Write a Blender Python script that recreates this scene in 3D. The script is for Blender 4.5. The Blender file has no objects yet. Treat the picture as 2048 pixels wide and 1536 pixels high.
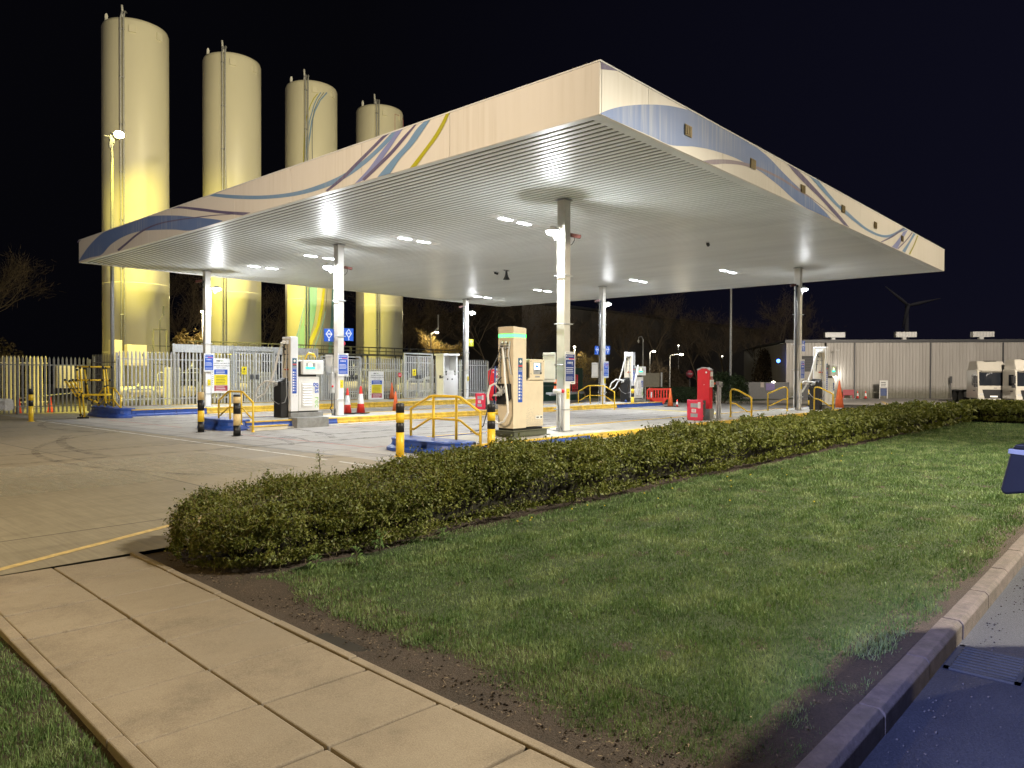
import bpy, bmesh, math, random
import numpy as np
from mathutils import Vector, Matrix
random.seed(7); rng = np.random.default_rng(11)
PI = math.pi
sc = bpy.context.scene
COL = sc.collection

# ------------------------------------------------------------------ helpers
class MB:
    """collects shapes and links them as ONE mesh object"""
    def __init__(s): s.v = []; s.f = []; s.m = []; s.sm = []
    def add(s, vs, fs, mi=0, smooth=False):
        b = len(s.v); s.v += [tuple(v) for v in vs]
        for f in fs: s.f.append(tuple(b + i for i in f)); s.m.append(mi); s.sm.append(smooth)
        return s
    def box(s, x0, y0, z0, x1, y1, z1, mi=0):
        if x0 > x1: x0, x1 = x1, x0
        if y0 > y1: y0, y1 = y1, y0
        if z0 > z1: z0, z1 = z1, z0
        vs = [(x0,y0,z0),(x1,y0,z0),(x1,y1,z0),(x0,y1,z0),(x0,y0,z1),(x1,y0,z1),(x1,y1,z1),(x0,y1,z1)]
        return s.add(vs, [(3,2,1,0),(4,5,6,7),(0,1,5,4),(1,2,6,5),(2,3,7,6),(3,0,4,7)], mi)
    def hexa(s, lo, hi, mi=0):
        return s.add(list(lo) + list(hi), [(3,2,1,0),(4,5,6,7),(0,1,5,4),(1,2,6,5),(2,3,7,6),(3,0,4,7)], mi)
    def tube(s, pts, r, n=8, mi=0, caps=True, closed=False):
        pts = [Vector(p) for p in pts]; N = len(pts)
        rs = r if isinstance(r, (list, tuple)) else [r] * N
        rings = []; prev = None
        for i, p in enumerate(pts):
            if closed: t = pts[(i+1) % N] - pts[i-1]
            else: t = pts[min(i+1, N-1)] - pts[max(i-1, 0)]
            t.normalize()
            if prev is None:
                a = Vector((0,0,1)) if abs(t.z) < .9 else Vector((1,0,0))
                u = t.cross(a).normalized()
            else:
                u = (prev - t * prev.dot(t))
                u = u.normalized() if u.length > 1e-6 else t.orthogonal().normalized()
            prev = u; w = t.cross(u)
            rings.append([p + (u * math.cos(2*PI*k/n) + w * math.sin(2*PI*k/n)) * rs[i] for k in range(n)])
        vs = [v for q in rings for v in q]; fs = []
        M = N if closed else N - 1
        for i in range(M):
            j = (i+1) % N
            for k in range(n): fs.append((i*n+k, i*n+(k+1) % n, j*n+(k+1) % n, j*n+k))
        if caps and not closed: fs += [tuple(range(n))[::-1], tuple((N-1)*n+k for k in range(n))]
        return s.add(vs, fs, mi, n > 5)
    def lathe(s, prof, c=(0,0,0), n=24, mi=0, caps=True, a0=0):
        vs = []; fs = []
        for r, z in prof:
            for k in range(n):
                a = a0 + 2*PI*k/n; vs.append((c[0]+r*math.cos(a), c[1]+r*math.sin(a), c[2]+z))
        for i in range(len(prof)-1):
            for k in range(n): fs.append((i*n+k, i*n+(k+1) % n, (i+1)*n+(k+1) % n, (i+1)*n+k))
        if caps: fs += [tuple(range(n))[::-1], tuple((len(prof)-1)*n+k for k in range(n))]
        return s.add(vs, fs, mi, True)
    def prism(s, poly, axis, a, b, mi=0):
        """poly of 2-D points extruded along axis from a to b; x:(y,z) y:(x,z) z:(x,y)"""
        def P(p, t): return {'x': (t, p[0], p[1]), 'y': (p[0], t, p[1]), 'z': (p[0], p[1], t)}[axis]
        n = len(poly); vs = [P(p, a) for p in poly] + [P(p, b) for p in poly]
        fs = [tuple(range(n))[::-1], tuple(range(n, 2*n))] + [(i, (i+1) % n, n+(i+1) % n, n+i) for i in range(n)]
        return s.add(vs, fs, mi)
    def ball(s, c, r, mi=0, n=12, sq=(1,1,1)):
        vs = []; fs = []; m = n // 2
        for i in range(m+1):
            t = PI * i / m
            for k in range(n):
                a = 2*PI*k/n
                vs.append((c[0]+r*sq[0]*math.sin(t)*math.cos(a), c[1]+r*sq[1]*math.sin(t)*math.sin(a), c[2]+r*sq[2]*math.cos(t)))
        for i in range(m):
            for k in range(n): fs.append((i*n+k, (i+1)*n+k, (i+1)*n+(k+1) % n, i*n+(k+1) % n))
        return s.add(vs, fs, mi, True)
    def build(s, name, mat, parent=None, bevel=0, loc=None, seg=2, fix=True):
        me = bpy.data.meshes.new(name); me.from_pydata(s.v, [], s.f)
        mats = mat if isinstance(mat, (list, tuple)) else [mat]
        for m in mats: me.materials.append(m)
        me.polygons.foreach_set('material_index', s.m); me.polygons.foreach_set('use_smooth', s.sm)
        if fix:
            bm = bmesh.new(); bm.from_mesh(me); bmesh.ops.recalc_face_normals(bm, faces=bm.faces[:]); bm.to_mesh(me); bm.free()
        me.update()
        o = bpy.data.objects.new(name, me); COL.objects.link(o)
        if parent is not None: o.parent = parent
        if loc is not None: o.location = loc
        if bevel:
            b = o.modifiers.new('bevel', 'BEVEL'); b.width = bevel; b.segments = seg; b.limit_method = 'ANGLE'; b.angle_limit = math.radians(35)
        return o

def tag(o, label=None, cat=None, group=None, kind=None):
    if label: o['label'] = label
    if cat: o['category'] = cat
    if group: o['group'] = group
    if kind: o['kind'] = kind
    return o
def thing(name, label, cat, loc=(0,0,0), rz=0, group=None):
    o = bpy.data.objects.new(name, None); COL.objects.link(o)
    o.location = loc; o.rotation_euler = (0,0,rz); o.empty_display_size = .2
    return tag(o, label, cat, group)
def copy_tree(o, parent=None):
    c = o.copy(); COL.objects.link(c)
    if parent is not None: c.parent = parent
    for ch in list(o.children): copy_tree(ch, c)
    return c
def dup(o, label, loc, rz=0, sc_=1.0, group=None):
    c = copy_tree(o); c.location = loc; c.rotation_euler = (0,0,rz); c['label'] = label
    c.scale = (sc_,)*3 if not isinstance(sc_, tuple) else sc_
    if group: c['group'] = group
    return c
def text(s, size, loc, rot, mat, parent, name='lettering', align='CENTER', sx=1.0, ext=.0015, bold=0.0):
    cu = bpy.data.curves.new(name, 'FONT'); cu.body = s; cu.size = size; cu.align_x = align; cu.align_y = 'CENTER'
    cu.extrude = ext; cu.offset = bold; cu.resolution_u = 3
    t = bpy.data.objects.new(name, cu); COL.objects.link(t)
    dg = bpy.context.evaluated_depsgraph_get(); dg.update()
    me = bpy.data.meshes.new_from_object(t.evaluated_get(dg)); bpy.data.objects.remove(t); bpy.data.curves.remove(cu)
    me.materials.clear(); me.materials.append(mat)
    o = bpy.data.objects.new(name, me); COL.objects.link(o); o.parent = parent
    o.location = loc; o.rotation_euler = rot; o.scale = (sx, 1, 1)
    return o
FY = (PI/2, 0, 0)         # lettering that faces -Y
FX = (PI/2, 0, -PI/2)     # lettering that faces -X

# ------------------------------------------------------------------ materials
def nt(name):
    m = bpy.data.materials.new(name); m.use_nodes = True
    t = m.node_tree; return m, t, t.nodes['Principled BSDF']
def N(t, typ, **kw):
    n = t.nodes.new(typ)
    for k, v in kw.items(): setattr(n, k, v)
    return n
def noise(t, scale, detail=4, rough=.55, vec=None, coord='Object', vs=None):
    tc = N(t, 'ShaderNodeTexCoord'); mp = N(t, 'ShaderNodeMapping')
    t.links.new(tc.outputs[coord], mp.inputs[0])
    if vs: mp.inputs['Scale'].default_value = vs
    n = N(t, 'ShaderNodeTexNoise'); n.inputs['Scale'].default_value = scale; n.inputs['Detail'].default_value = detail
    n.inputs['Roughness'].default_value = rough
    t.links.new(mp.outputs[0], n.inputs['Vector']); return n
def ramp(t, src, stops):
    r = N(t, 'ShaderNodeValToRGB'); e = r.color_ramp.elements
    while len(e) < len(stops): e.new(.5)
    for el, (p, c) in zip(e, stops): el.position = p; el.color = (*c, 1) if len(c) == 3 else c
    t.links.new(src, r.inputs[0]); return r
def mixc(t, fac, a, b, mode='MIX'):
    m = N(t, 'ShaderNodeMix', data_type='RGBA', blend_type=mode)
    for sock, v in ((m.inputs[0], fac), (m.inputs[6], a), (m.inputs[7], b)):
        if hasattr(v, 'is_linked') or isinstance(v, bpy.types.NodeSocket): t.links.new(v, sock)
        elif isinstance(v, (int, float)): sock.default_value = v
        else: sock.default_value = (*v, 1)
    return m.outputs[2]
def bump(t, bsdf, h, dist=.01, st=.5):
    b = N(t, 'ShaderNodeBump'); b.inputs['Strength'].default_value = st; b.inputs['Distance'].default_value = dist
    t.links.new(h, b.inputs['Height']); t.links.new(b.outputs[0], bsdf.inputs['Normal'])
def mat(name, c, rough=.5, metal=0, var=.12, scale=6, dirt=0, bmp=0, coat=0, vs=None, spec=None):
    m, t, b = nt(name)
    n = noise(t, scale, 5, .6, vs=vs)
    lo = tuple(x*(1-var) for x in c); hi = tuple(min(1, x*(1+var)) for x in c)
    r = ramp(t, n.outputs[0], [(.3, lo), (.7, hi)]); out = r.outputs[0]
    if dirt:
        n2 = noise(t, scale*.37, 6, .7, vs=vs)
        r2 = ramp(t, n2.outputs[0], [(.45, (0,0,0)), (.75, (dirt,)*3)])
        out = mixc(t, r2.outputs[0], out, (.09,.075,.05))
    t.links.new(out, b.inputs['Base Color'])
    b.inputs['Roughness'].default_value = rough; b.inputs['Metallic'].default_value = metal
    if coat: b.inputs['Coat Weight'].default_value = coat
    if spec is not None: b.inputs['Specular IOR Level'].default_value = spec
    if bmp: bump(t, b, noise(t, scale*5, 4, .6, vs=vs).outputs[0], bmp, .6)
    return m
def emit(name, c, st):
    m, t, b = nt(name); b.inputs['Base Color'].default_value = (*c, 1)
    b.inputs['Emission Color'].default_value = (*c, 1); b.inputs['Emission Strength'].default_value = st; return m

M = {}
M['white'] = mat('white_paint', (.74,.74,.72), .45, var=.05, scale=3, dirt=.18)
M['white_clean'] = mat('white_enamel', (.80,.80,.80), .35, var=.03)
M['soffit'] = mat('soffit_white', (.70,.72,.70), .40, var=.06, scale=1.2, dirt=.14, vs=(1,.2,1))
M['soffit_gap'] = mat('soffit_gap', (.05,.047,.04), .9)
M['cream'] = mat('cream_paint', (.66,.60,.48), .45, var=.04, scale=3, dirt=.12)
M['grey'] = mat('grey_metal', (.32,.33,.34), .5, .3, var=.12, scale=9)
M['galv'] = mat('galvanised_steel', (.50,.51,.51), .5, .3, var=.15, scale=14, dirt=.2)
M['dgrey'] = mat('dark_grey', (.06,.062,.065), .5)
M['black'] = mat('black_plastic', (.007,.007,.008), .45)
M['rubber'] = mat('rubber', (.02,.02,.02), .8)
M['yellow'] = mat('yellow_paint', (.76,.50,.02), .42, var=.08, dirt=.3, scale=5)
M['yellowdirty'] = mat('worn_yellow_paint', (.66,.42,.035), .55, var=.2, dirt=.6, scale=7, bmp=.004)
M['lane_yellow'] = mat('yellow_road_paint', (.62,.50,.08), .7, var=.25, dirt=.6, scale=11)
M['lane_ochre'] = mat('ochre_road_paint', (.58,.42,.17), .75, var=.25, dirt=.5, scale=14)
M['lane_white'] = mat('white_road_paint', (.62,.60,.55), .7, var=.25, dirt=.8, scale=11)
M['lane_red'] = mat('red_road_paint', (.55,.14,.12), .7, var=.3, dirt=.8, scale=14)
M['blue'] = mat('blue_paint', (.02,.07,.34), .42, var=.15, dirt=.35, scale=6)
M['signblue'] = mat('sign_blue', (.02,.09,.46), .35, var=.02)
M['red'] = mat('red_paint', (.62,.02,.03), .35, var=.06, dirt=.1)
M['pinkred'] = mat('red_fibreglass', (.66,.03,.07), .4, var=.06)
M['rust'] = mat('camera_rust', (.10,.03,.022), .5)
M['orange'] = mat('orange_plastic', (.85,.17,.05), .45, var=.08, dirt=.15)
M['conered'] = mat('cone_red', (.80,.045,.03), .45, var=.08, dirt=.2)
M['coneband'] = mat('reflective_white', (.75,.75,.75), .35, dirt=.2)
M['conc'] = mat('pale_concrete', (.44,.42,.38), .85, var=.14, scale=5, dirt=.35, bmp=.004)
M['conc_dark'] = mat('grey_concrete', (.25,.25,.24), .85, var=.18, scale=6, dirt=.5, bmp=.004)
M['green'] = mat('green_paint', (.02,.07,.045), .5)
M['olive'] = mat('olive_vinyl', (.42,.42,.02), .45, var=.04)
M['txt'] = mat('dark_ink', (.03,.03,.035), .5, var=0)
M['wtxt'] = mat('white_ink', (.8,.8,.8), .5, var=0)
M['ytag'] = mat('yellow_sign', (.80,.66,.02), .45, var=.03)
M['maroon'] = mat('maroon_sign', (.38,.05,.07), .45, var=.03)
M['glass'] = mat('dark_glass', (.012,.014,.018), .08, var=0)
M['chrome'] = mat('bright_metal', (.7,.7,.7), .2, 1, var=.03)
M['hose'] = mat('white_hose', (.72,.71,.68), .4, var=.04, dirt=.1)
M['truckwhite'] = mat('truck_white', (.36,.34,.29), .28, var=.03, coat=.5)
M['tank'] = mat('tank_cream', (.70,.67,.52), .40, var=.03, scale=.6, dirt=.05, vs=(1,1,.3))
M['brown'] = mat('bark', (.085,.065,.04), .9, var=.35, scale=20)
M['twig'] = mat('twig_brown', (.075,.055,.032), .9, var=.4, scale=14)
M['lamp'] = emit('lamp_white', (.93,.97,1.0), 22)
M['lampbar'] = emit('light_bar', (.93,.97,1.0), 14)
M['sodium'] = emit('lamp_yellow', (1.0,.82,.22), 60)
M['farlamp'] = emit('lamp_warm', (1.0,.93,.75), 12)
M['led'] = emit('green_led', (.06,1.0,.13), 2.6)
M['screen'] = emit('blue_screen', (.45,.85,1.0), 1.7)
M['screeny'] = emit('yellow_screen', (.75,.95,.40), 1.6)
M['screeng'] = emit('green_screen', (.03,.85,.42), 1.3)
M['bluedot'] = emit('blue_lamp', (.05,.15,1.0), 6)

# fascia paint with rain streaks
def fascia_mat(name, c, streak, base=(.5,.5,.5)):
    m, t, b = nt(name)
    n = noise(t, 1.0, 5, .6, vs=(9,9,.35)); r = ramp(t, n.outputs[0], [(.42, (0,0,0)), (.72, (streak,)*3)])
    n2 = noise(t, .45, 3, .5); r2 = ramp(t, n2.outputs[0], [(.4,(0,0,0)),(.62,(1,1,1))])
    f = mixc(t, 1.0, r.outputs[0], r2.outputs[0], 'MULTIPLY')
    t.links.new(mixc(t, f, c, base), b.inputs['Base Color']); b.inputs['Roughness'].default_value = .42
    return m
M['fascia'] = fascia_mat('fascia_cream', (.76,.72,.65), .28, (.46,.40,.28))
M['v_blue'] = fascia_mat('vinyl_blue', (.15,.23,.46), .6, (.50,.52,.55))
M['v_sky'] = fascia_mat('vinyl_sky', (.19,.32,.50), .35)
M['v_peri'] = fascia_mat('vinyl_periwinkle', (.25,.28,.52), .3)
M['v_purple'] = fascia_mat('vinyl_purple', (.14,.12,.22), .3)
M['v_mauve'] = fascia_mat('vinyl_mauve', (.26,.21,.26), .5)
M['v_olive'] = fascia_mat('vinyl_olive', (.45,.42,.02), .2)
M['v_teal'] = fascia_mat('vinyl_teal', (.16,.33,.34), .2)
M['v_grey'] = fascia_mat('vinyl_grey', (.15,.17,.18), .2)

# yard concrete: slabs, joints, brushed finish, stains
def concrete():
    m, t, b = nt('yard_concrete')
    geo = N(t, 'ShaderNodeNewGeometry'); sep = N(t, 'ShaderNodeSeparateXYZ'); t.links.new(geo.outputs['Position'], sep.inputs[0])
    def math_(op, a, b_=None, c=None):
        n = N(t, 'ShaderNodeMath', operation=op)
        for i, v in enumerate((a, b_, c)):
            if v is None: continue
            if isinstance(v, (int, float)): n.inputs[i].default_value = v
            else: t.links.new(v, n.inputs[i])
        return n.outputs[0]
    def joint(ax, off, per, w):
        q = math_('DIVIDE', math_('ADD', sep.outputs[ax], off), per)
        fr = math_('ABSOLUTE', math_('SUBTRACT', math_('FRACT', q), .5))
        return math_('GREATER_THAN', fr, .5 - w/per), math_('FLOOR', q)
    jx, ix = joint(0, 5.78+60, 4.6, .013); jy, iy = joint(1, .62+60, 5.19, .013)
    j = math_('MAXIMUM', jx, jy)
    cmb = N(t, 'ShaderNodeCombineXYZ'); t.links.new(ix, cmb.inputs[0]); t.links.new(iy, cmb.inputs[1])
    wn = N(t, 'ShaderNodeTexWhiteNoise'); t.links.new(cmb.outputs[0], wn.inputs[0])
    n1 = noise(t, .35, 8, .62); n2 = noise(t, 5, 6, .7); n3 = noise(t, 1.0, 3, .5, vs=(26,1.0,1)); n4 = noise(t, 1.3, 6, .65, vs=(.35,1.6,1))
    base = ramp(t, n1.outputs[0], [(.3, (.265,.25,.235)), (.7, (.395,.378,.36))]).outputs[0]
    base = mixc(t, .35, base, ramp(t, n2.outputs[0], [(.3, (.20,.185,.16)), (.7, (.46,.43,.39))]).outputs[0])
    base = mixc(t, .22, base, ramp(t, n3.outputs[0], [(.35, (.20,.185,.165)), (.65, (.48,.46,.43))]).outputs[0])
    base = mixc(t, ramp(t, n4.outputs[0], [(.55,(0,0,0)),(.72,(.5,.5,.5))]).outputs[0], base, (.19,.175,.15))
    tone = ramp(t, wn.outputs[0], [(0, (.84,.84,.84)), (1, (1.12,1.1,1.07))]).outputs[0]
    base = mixc(t, 1.0, base, tone, 'MULTIPLY')
    base = mixc(t, math_('MULTIPLY', j, .85), base, (.04,.035,.03))
    base = mixc(t, math_('MULTIPLY', math_('LESS_THAN', sep.outputs[0], -6.72), 1.0), base, mixc(t, 1.0, base, (.80,.72,.55), 'MULTIPLY'))  # past the drain: browner pour, darkened also for the weaker light there
    t.links.new(base, b.inputs['Base Color'])
    rr = ramp(t, n1.outputs[0], [(.35,(.62,.62,.62)),(.7,(.85,.85,.85))]); t.links.new(rr.outputs[0], b.inputs['Roughness'])
    h = math_('SUBTRACT', math_('ADD', math_('MULTIPLY', n3.outputs[0], .5), math_('MULTIPLY', n2.outputs[0], .5)), math_('MULTIPLY', j, 2.0))
    bump(t, b, h, .006, .5)
    return m
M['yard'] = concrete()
def asphalt():
    m, t, b = nt('road_asphalt')
    n = noise(t, 90, 3, .7); n1 = noise(t, 1.5, 6, .6)
    c = mixc(t, .5, ramp(t, n.outputs[0], [(.35,(.016,.017,.024)),(.72,(.10,.10,.115))]).outputs[0], ramp(t, n1.outputs[0], [(.3,(.022,.023,.032)),(.7,(.055,.056,.066))]).outputs[0])
    t.links.new(c, b.inputs['Base Color']); b.inputs['Roughness'].default_value = .6
    bump(t, b, n.outputs[0], .008, .8); return m
M['asphalt'] = asphalt()
def paving():
    m, t, b = nt('paving_slab')
    n = noise(t, 1.6, 9, .7); n2 = noise(t, 130, 3, .7); n3 = noise(t, .8, 4, .6); n4 = noise(t, 3.1, 7, .7)
    c = ramp(t, n.outputs[0], [(.34,(.14,.105,.068)),(.5,(.25,.193,.13)),(.66,(.35,.28,.195))]).outputs[0]
    c = mixc(t, .35, c, ramp(t, n2.outputs[0], [(.35,(.17,.135,.10)),(.7,(.44,.38,.30))]).outputs[0])
    c = mixc(t, ramp(t, n3.outputs[0], [(.45,(0,0,0)),(.7,(.6,.6,.6))]).outputs[0], c, (.17,.14,.105))
    c = mixc(t, ramp(t, n4.outputs[0], [(.66,(0,0,0)),(.72,(.5,.5,.5))]).outputs[0], c, (.09,.06,.035))
    t.links.new(c, b.inputs['Base Color']); b.inputs['Roughness'].default_value = .88
    bump(t, b, n2.outputs[0], .004, .5); return m
M['slab'] = paving()
def soil(turf=False):
    m, t, b = nt('turf_soil' if turf else 'bare_soil')
    n = noise(t, 3, 8, .7); n2 = noise(t, 60, 5, .75)
    c = mixc(t, .5, ramp(t, n.outputs[0], [(.3,(.025,.018,.012)),(.7,(.085,.058,.04))]).outputs[0], ramp(t, n2.outputs[0], [(.3,(.018,.013,.009)),(.75,(.12,.085,.062))]).outputs[0])
    if turf: c = mixc(t, .8, c, (.035,.062,.016))
    t.links.new(c, b.inputs['Base Color']); b.inputs['Roughness'].default_value = .95
    bump(t, b, n2.outputs[0], .02, .9); return m
M['soil'] = soil(); M['turf'] = soil(True)
def leaf(name, c0, c1, c2, sc_=3, fine=40, tr=.25, patchy=False):
    m, t, b = nt(name)
    n = noise(t, sc_, 4, .6, coord='Object', vs=(1,1.5,1) if patchy else None); n2 = noise(t, fine, 2, .6)
    c = mixc(t, .42 if patchy else .5, ramp(t, n.outputs[0], [(.36,c0),(.5,c1),(.66,c2)] if patchy else [(.3,c0),(.55,c1),(.8,c2)]).outputs[0], ramp(t, n2.outputs[0], [(.35,c0),(.5,c1),(.66,c2)]).outputs[0])
    t.links.new(c, b.inputs['Base Color']); b.inputs['Roughness'].default_value = .6
    b.inputs['Transmission Weight'].default_value = 0
    tl = N(t, 'ShaderNodeBsdfTranslucent'); t.links.new(c, tl.inputs[0]); mx = N(t, 'ShaderNodeMixShader'); mx.inputs[0].default_value = tr
    out = t.nodes['Material Output']; t.links.new(b.outputs[0], mx.inputs[1]); t.links.new(tl.outputs[0], mx.inputs[2]); t.links.new(mx.outputs[0], out.inputs[0])
    return m
M['grass'] = leaf('grass_blades', (.045,.10,.022), (.13,.215,.06), (.36,.42,.19), 1.5, 30, .25, True)
M['hedge'] = leaf('hedge_leaves', (.045,.062,.008), (.13,.15,.018), (.25,.235,.04), 2.6, 30)
M['dhedge'] = leaf('dark_leaves', (.02,.035,.012), (.035,.06,.02), (.06,.09,.03), 1.0, 8)
M['golden'] = leaf('dry_leaves', (.10,.07,.02), (.26,.19,.06), (.42,.34,.12), 1.5, 12)
M['hedgecore'] = mat('hedge_shade', (.018,.016,.008), .95, var=.4, scale=14)  # near-black hull colour painted as the shade inside the hedges
M['flower'] = mat('yellow_petals', (.75,.62,.06), .5)
def corrug():
    m, t, b = nt('clad_wall')
    n = noise(t, .5, 5, .6, vs=(2,2,.25)); c = ramp(t, n.outputs[0], [(.3,(.36,.34,.31)),(.7,(.44,.42,.39))]).outputs[0]
    geo = N(t, 'ShaderNodeTexCoord'); sep = N(t, 'ShaderNodeSeparateXYZ'); t.links.new(geo.outputs['Object'], sep.inputs[0])
    n2 = noise(t, 2.5, 6, .7)
    ad = N(t, 'ShaderNodeMath', operation='MULTIPLY_ADD'); t.links.new(n2.outputs[0], ad.inputs[0]); ad.inputs[1].default_value = -1.1; t.links.new(sep.outputs[2], ad.inputs[2])
    g = ramp(t, ad.outputs[0], [(.0,(.85,.85,.85)),(.9,(0,0,0))]).outputs[0]
    t.links.new(mixc(t, g, c, (.13,.125,.08)), b.inputs['Base Color']); b.inputs['Roughness'].default_value = .5
    return m
M['clad'] = corrug()

# ------------------------------------------------------------------ camera
cam = bpy.data.cameras.new('camera'); camo = bpy.data.objects.new('camera', cam); COL.objects.link(camo)
cr = Vector((.6703596,-.7420276,.0036083)); cu_ = Vector((.0070869,.0112648,.9999114)); cf = Vector((.7420025,.6702747,-.0128101))
camo.matrix_world = Matrix(((cr.x,cu_.x,-cf.x,-15.6557),(cr.y,cu_.y,-cf.y,-12.2792),(cr.z,cu_.z,-cf.z,1.70),(0,0,0,1)))
cam.sensor_width = 36; cam.lens = 25.8265; cam.clip_start = .05; cam.clip_end = 3000
sc.camera = camo
CX, CY = -15.6557, -12.2792
def visx(X, Y):      # picture column (2048 wide) of a ground point, used only to skip what the photo cannot see
    d = np.array([X-CX, Y-CY]); z = .742*d[0]+.6703*d[1]; return 1024+1469*(.6704*d[0]-.742*d[1])/z if z > .1 else -1e9

# ------------------------------------------------------------------ ground
def gz(x, y): return -.007*min(max(y, 0), 60) - .62*min(max((x-26)/24, 0), 1)
def structure(o): o['kind'] = 'structure'; return o

g = MB(); g.box(-1500,-1500,-4,2500,2500,-1.25); structure(g.build('ground', mat('far_ground', (.03,.032,.02), .95, var=.4, scale=.05)))
def sheet(name, m, xs, ys, zf, skip=None):
    b = MB(); n = len(ys)
    vs = [(x, y, zf(x, y)) for x in xs for y in ys]
    fs = [(i*n+j, (i+1)*n+j, (i+1)*n+j+1, i*n+j+1) for i in range(len(xs)-1) for j in range(n-1) if not (skip and skip((xs[i]+xs[i+1])/2, (ys[j]+ys[j+1])/2))]
    b.add(vs, fs); return b.build(name, m, fix=False)
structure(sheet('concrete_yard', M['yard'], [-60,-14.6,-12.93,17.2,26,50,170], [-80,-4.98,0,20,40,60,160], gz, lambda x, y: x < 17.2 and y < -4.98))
# thin painted lines, each a sheet 4 mm above the yard
def line(name, m, pts, w, lift=.004):
    b = MB(); P = [Vector((p[0], p[1])) for p in pts]; L = []; R_ = []
    for i, p in enumerate(P):
        d = (P[min(i+1, len(P)-1)] - P[max(i-1, 0)]).normalized(); nn = Vector((-d.y, d.x))*w/2
        L.append(p+nn); R_.append(p-nn)
    vs = [(q.x, q.y, gz(q.x, q.y)+lift) for q in L+R_]; n = len(P)
    b.add(vs, [(i, i+1, n+i+1, n+i) for i in range(n-1)]); return structure(b.build(name, m, fix=False))
def pts(a, b, k=8): return [(a[0]+(b[0]-a[0])*i/k, a[1]+(b[1]-a[1])*i/k) for i in range(k+1)]
line('yellow_line', M['lane_ochre'], pts((-16.5,-5.93),(-9.0,-2.55)), .095)
line('white_line', M['lane_white'], pts((-7.35,-1.5),(-6.9,20.5)), .07)
line('drainage_channel', M['conc_dark'], pts((-6.75,-4.5),(-6.6,21)), .16, .003)
line('yellow_line', M['lane_yellow'], pts((17.3,9.3),(15.6,4.1))+pts((15.4,3.4),(14.9,1.3)), .55)
line('yellow_line', M['lane_ochre'], pts((58,7.9),(44,3.4)), .3)
for (a, b_) in (((-5.2,1.6),(-5.2,8.0)), ((-5.2,1.6),(-2.0,1.7)), ((-5.0,12.0),(-5.0,18.6)), ((-5.0,18.3),(6,18.6)), ((-2.0,8.1),(5,8.2))): line('red_line', M['lane_red'], pts(a, b_), .05)

# dark tyre scuffs and a paler brushed concrete repair, thin sheets on the yard
def scuff_mat(name, c, lo, hi, vs, mx=.8):
    m, t, b = nt(name); n = noise(t, 1.0, 6, .7, vs=vs); r = ramp(t, n.outputs[0], [(lo,(0,0,0)),(hi,(mx,)*3)]); b.inputs['Base Color'].default_value = (*c, 1); b.inputs['Roughness'].default_value = .8
    t.links.new(r.outputs[0], b.inputs['Alpha']); return m
sm = scuff_mat('tyre_rubber_mark', (.03,.028,.025), .42, .66, (3,3,1), .42); pm = scuff_mat('brushed_patch', (.36,.33,.25), .36, .6, (7,1.2,1), .6)
def arc(cx_, cy_, r, a0, a1, w): line('tyre_mark', sm, [(cx_+r*math.cos(a0+(a1-a0)*k/20), cy_+r*math.sin(a0+(a1-a0)*k/20)) for k in range(21)], w, .0055)
arc(-9.5,6.0,4.2,-.6,.9,.16); arc(-9.3,6.3,4.6,-.5,.8,.12); arc(-8.6,-2.5,3.4,.1,1.2,.18); arc(-2,5.2,30,2.75,3.02,.2); arc(4,5.0,14,2.7,3.2,.22); arc(-4,14.5,12,2.3,2.9,.2); arc(-12,9,9,-.5,.4,.22)
arc(-1.5,4.0,9.5,2.2,3.6,.14); arc(2,14.6,10,2.4,3.5,.18)
for y_ in (3.6,5.5,13.9,15.8): line('tyre_mark', sm, pts((-12,y_+.4),(18,y_),30), .28, .0062)
gq = MB(); gq.add([(-13.3,7.2,.0045-.05),(-8.2,1.6,.0045-.011),(-8.9,-.2,.0045),(-14.2,1.2,.0045-.008)], [(0,1,2,3)])
structure(sheet('concrete_patch', pm, [-14.5,-11.5,-8.3], [-.4,1.5,3.4], lambda x, y: gz(x,y)+.0035))
st_ = scuff_mat('oil_stain', (.05,.04,.03), .52, .66, (1.3,1.3,1), .22)
structure(sheet('oil_stain', st_, [-5.2,15.5], [2.2,8.2], lambda x, y: gz(x,y)+.0048)); structure(sheet('oil_stain', st_, [-5.0,15.5], [12.0,18.2], lambda x, y: gz(x,y)+.0048))

# road, kerb, lawn bed
ROADZ = -.125
g = MB(); g.add([(-60,-60,ROADZ),(17.2,-60,ROADZ),(17.2,-11.19,ROADZ),(-60,-11.19,ROADZ)], [(0,1,2,3)]); structure(g.build('road', M['asphalt'], fix=False))
g = MB(); g.box(17.2,-60,-.2,17.35,-11.0,.004); structure(g.build('road_edge', M['conc_dark']))
kb = MB(); kc = mat('kerb_stone', (.125,.098,.085), .9, var=.3, scale=11, dirt=.6, bmp=.012)
x = -40.0
while x < 17:
    j = random.uniform(-.006, .006)
    kb.prism([(-11.205+j,-.3),(-11.075+j,-.3),(-11.075+j,.004),(-11.18+j,.006),(-11.205+j,-.02)], 'x', x+.006, x+.909); x += .915
structure(kb.build('kerb', kc, bevel=.006))
def lawn_h(x, y):
    return .006*math.sin(x*1.7+y*2.3)+.008*math.sin(x*.9-y*1.9)+.004*math.sin(x*5+y*6)
def bed(name, x0, x1, y0, y1, st):
    nx = max(2, int((x1-x0)/st)); ny = max(2, int((y1-y0)/st))
    return structure(sheet(name, M['soil'], [x0+(x1-x0)*i/nx for i in range(nx+1)], [y0+(y1-y0)*i/ny for i in range(ny+1)], lambda x, y: -.022 + lawn_h(x, y)))
def px(y): return -.035*(-y-5.0)          # the footpath leans a little
bed('soil', -13.6, -6, -11.08, -4.985, .12); bed('soil', -6, 17.2, -11.08, -4.985, .4)
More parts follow.
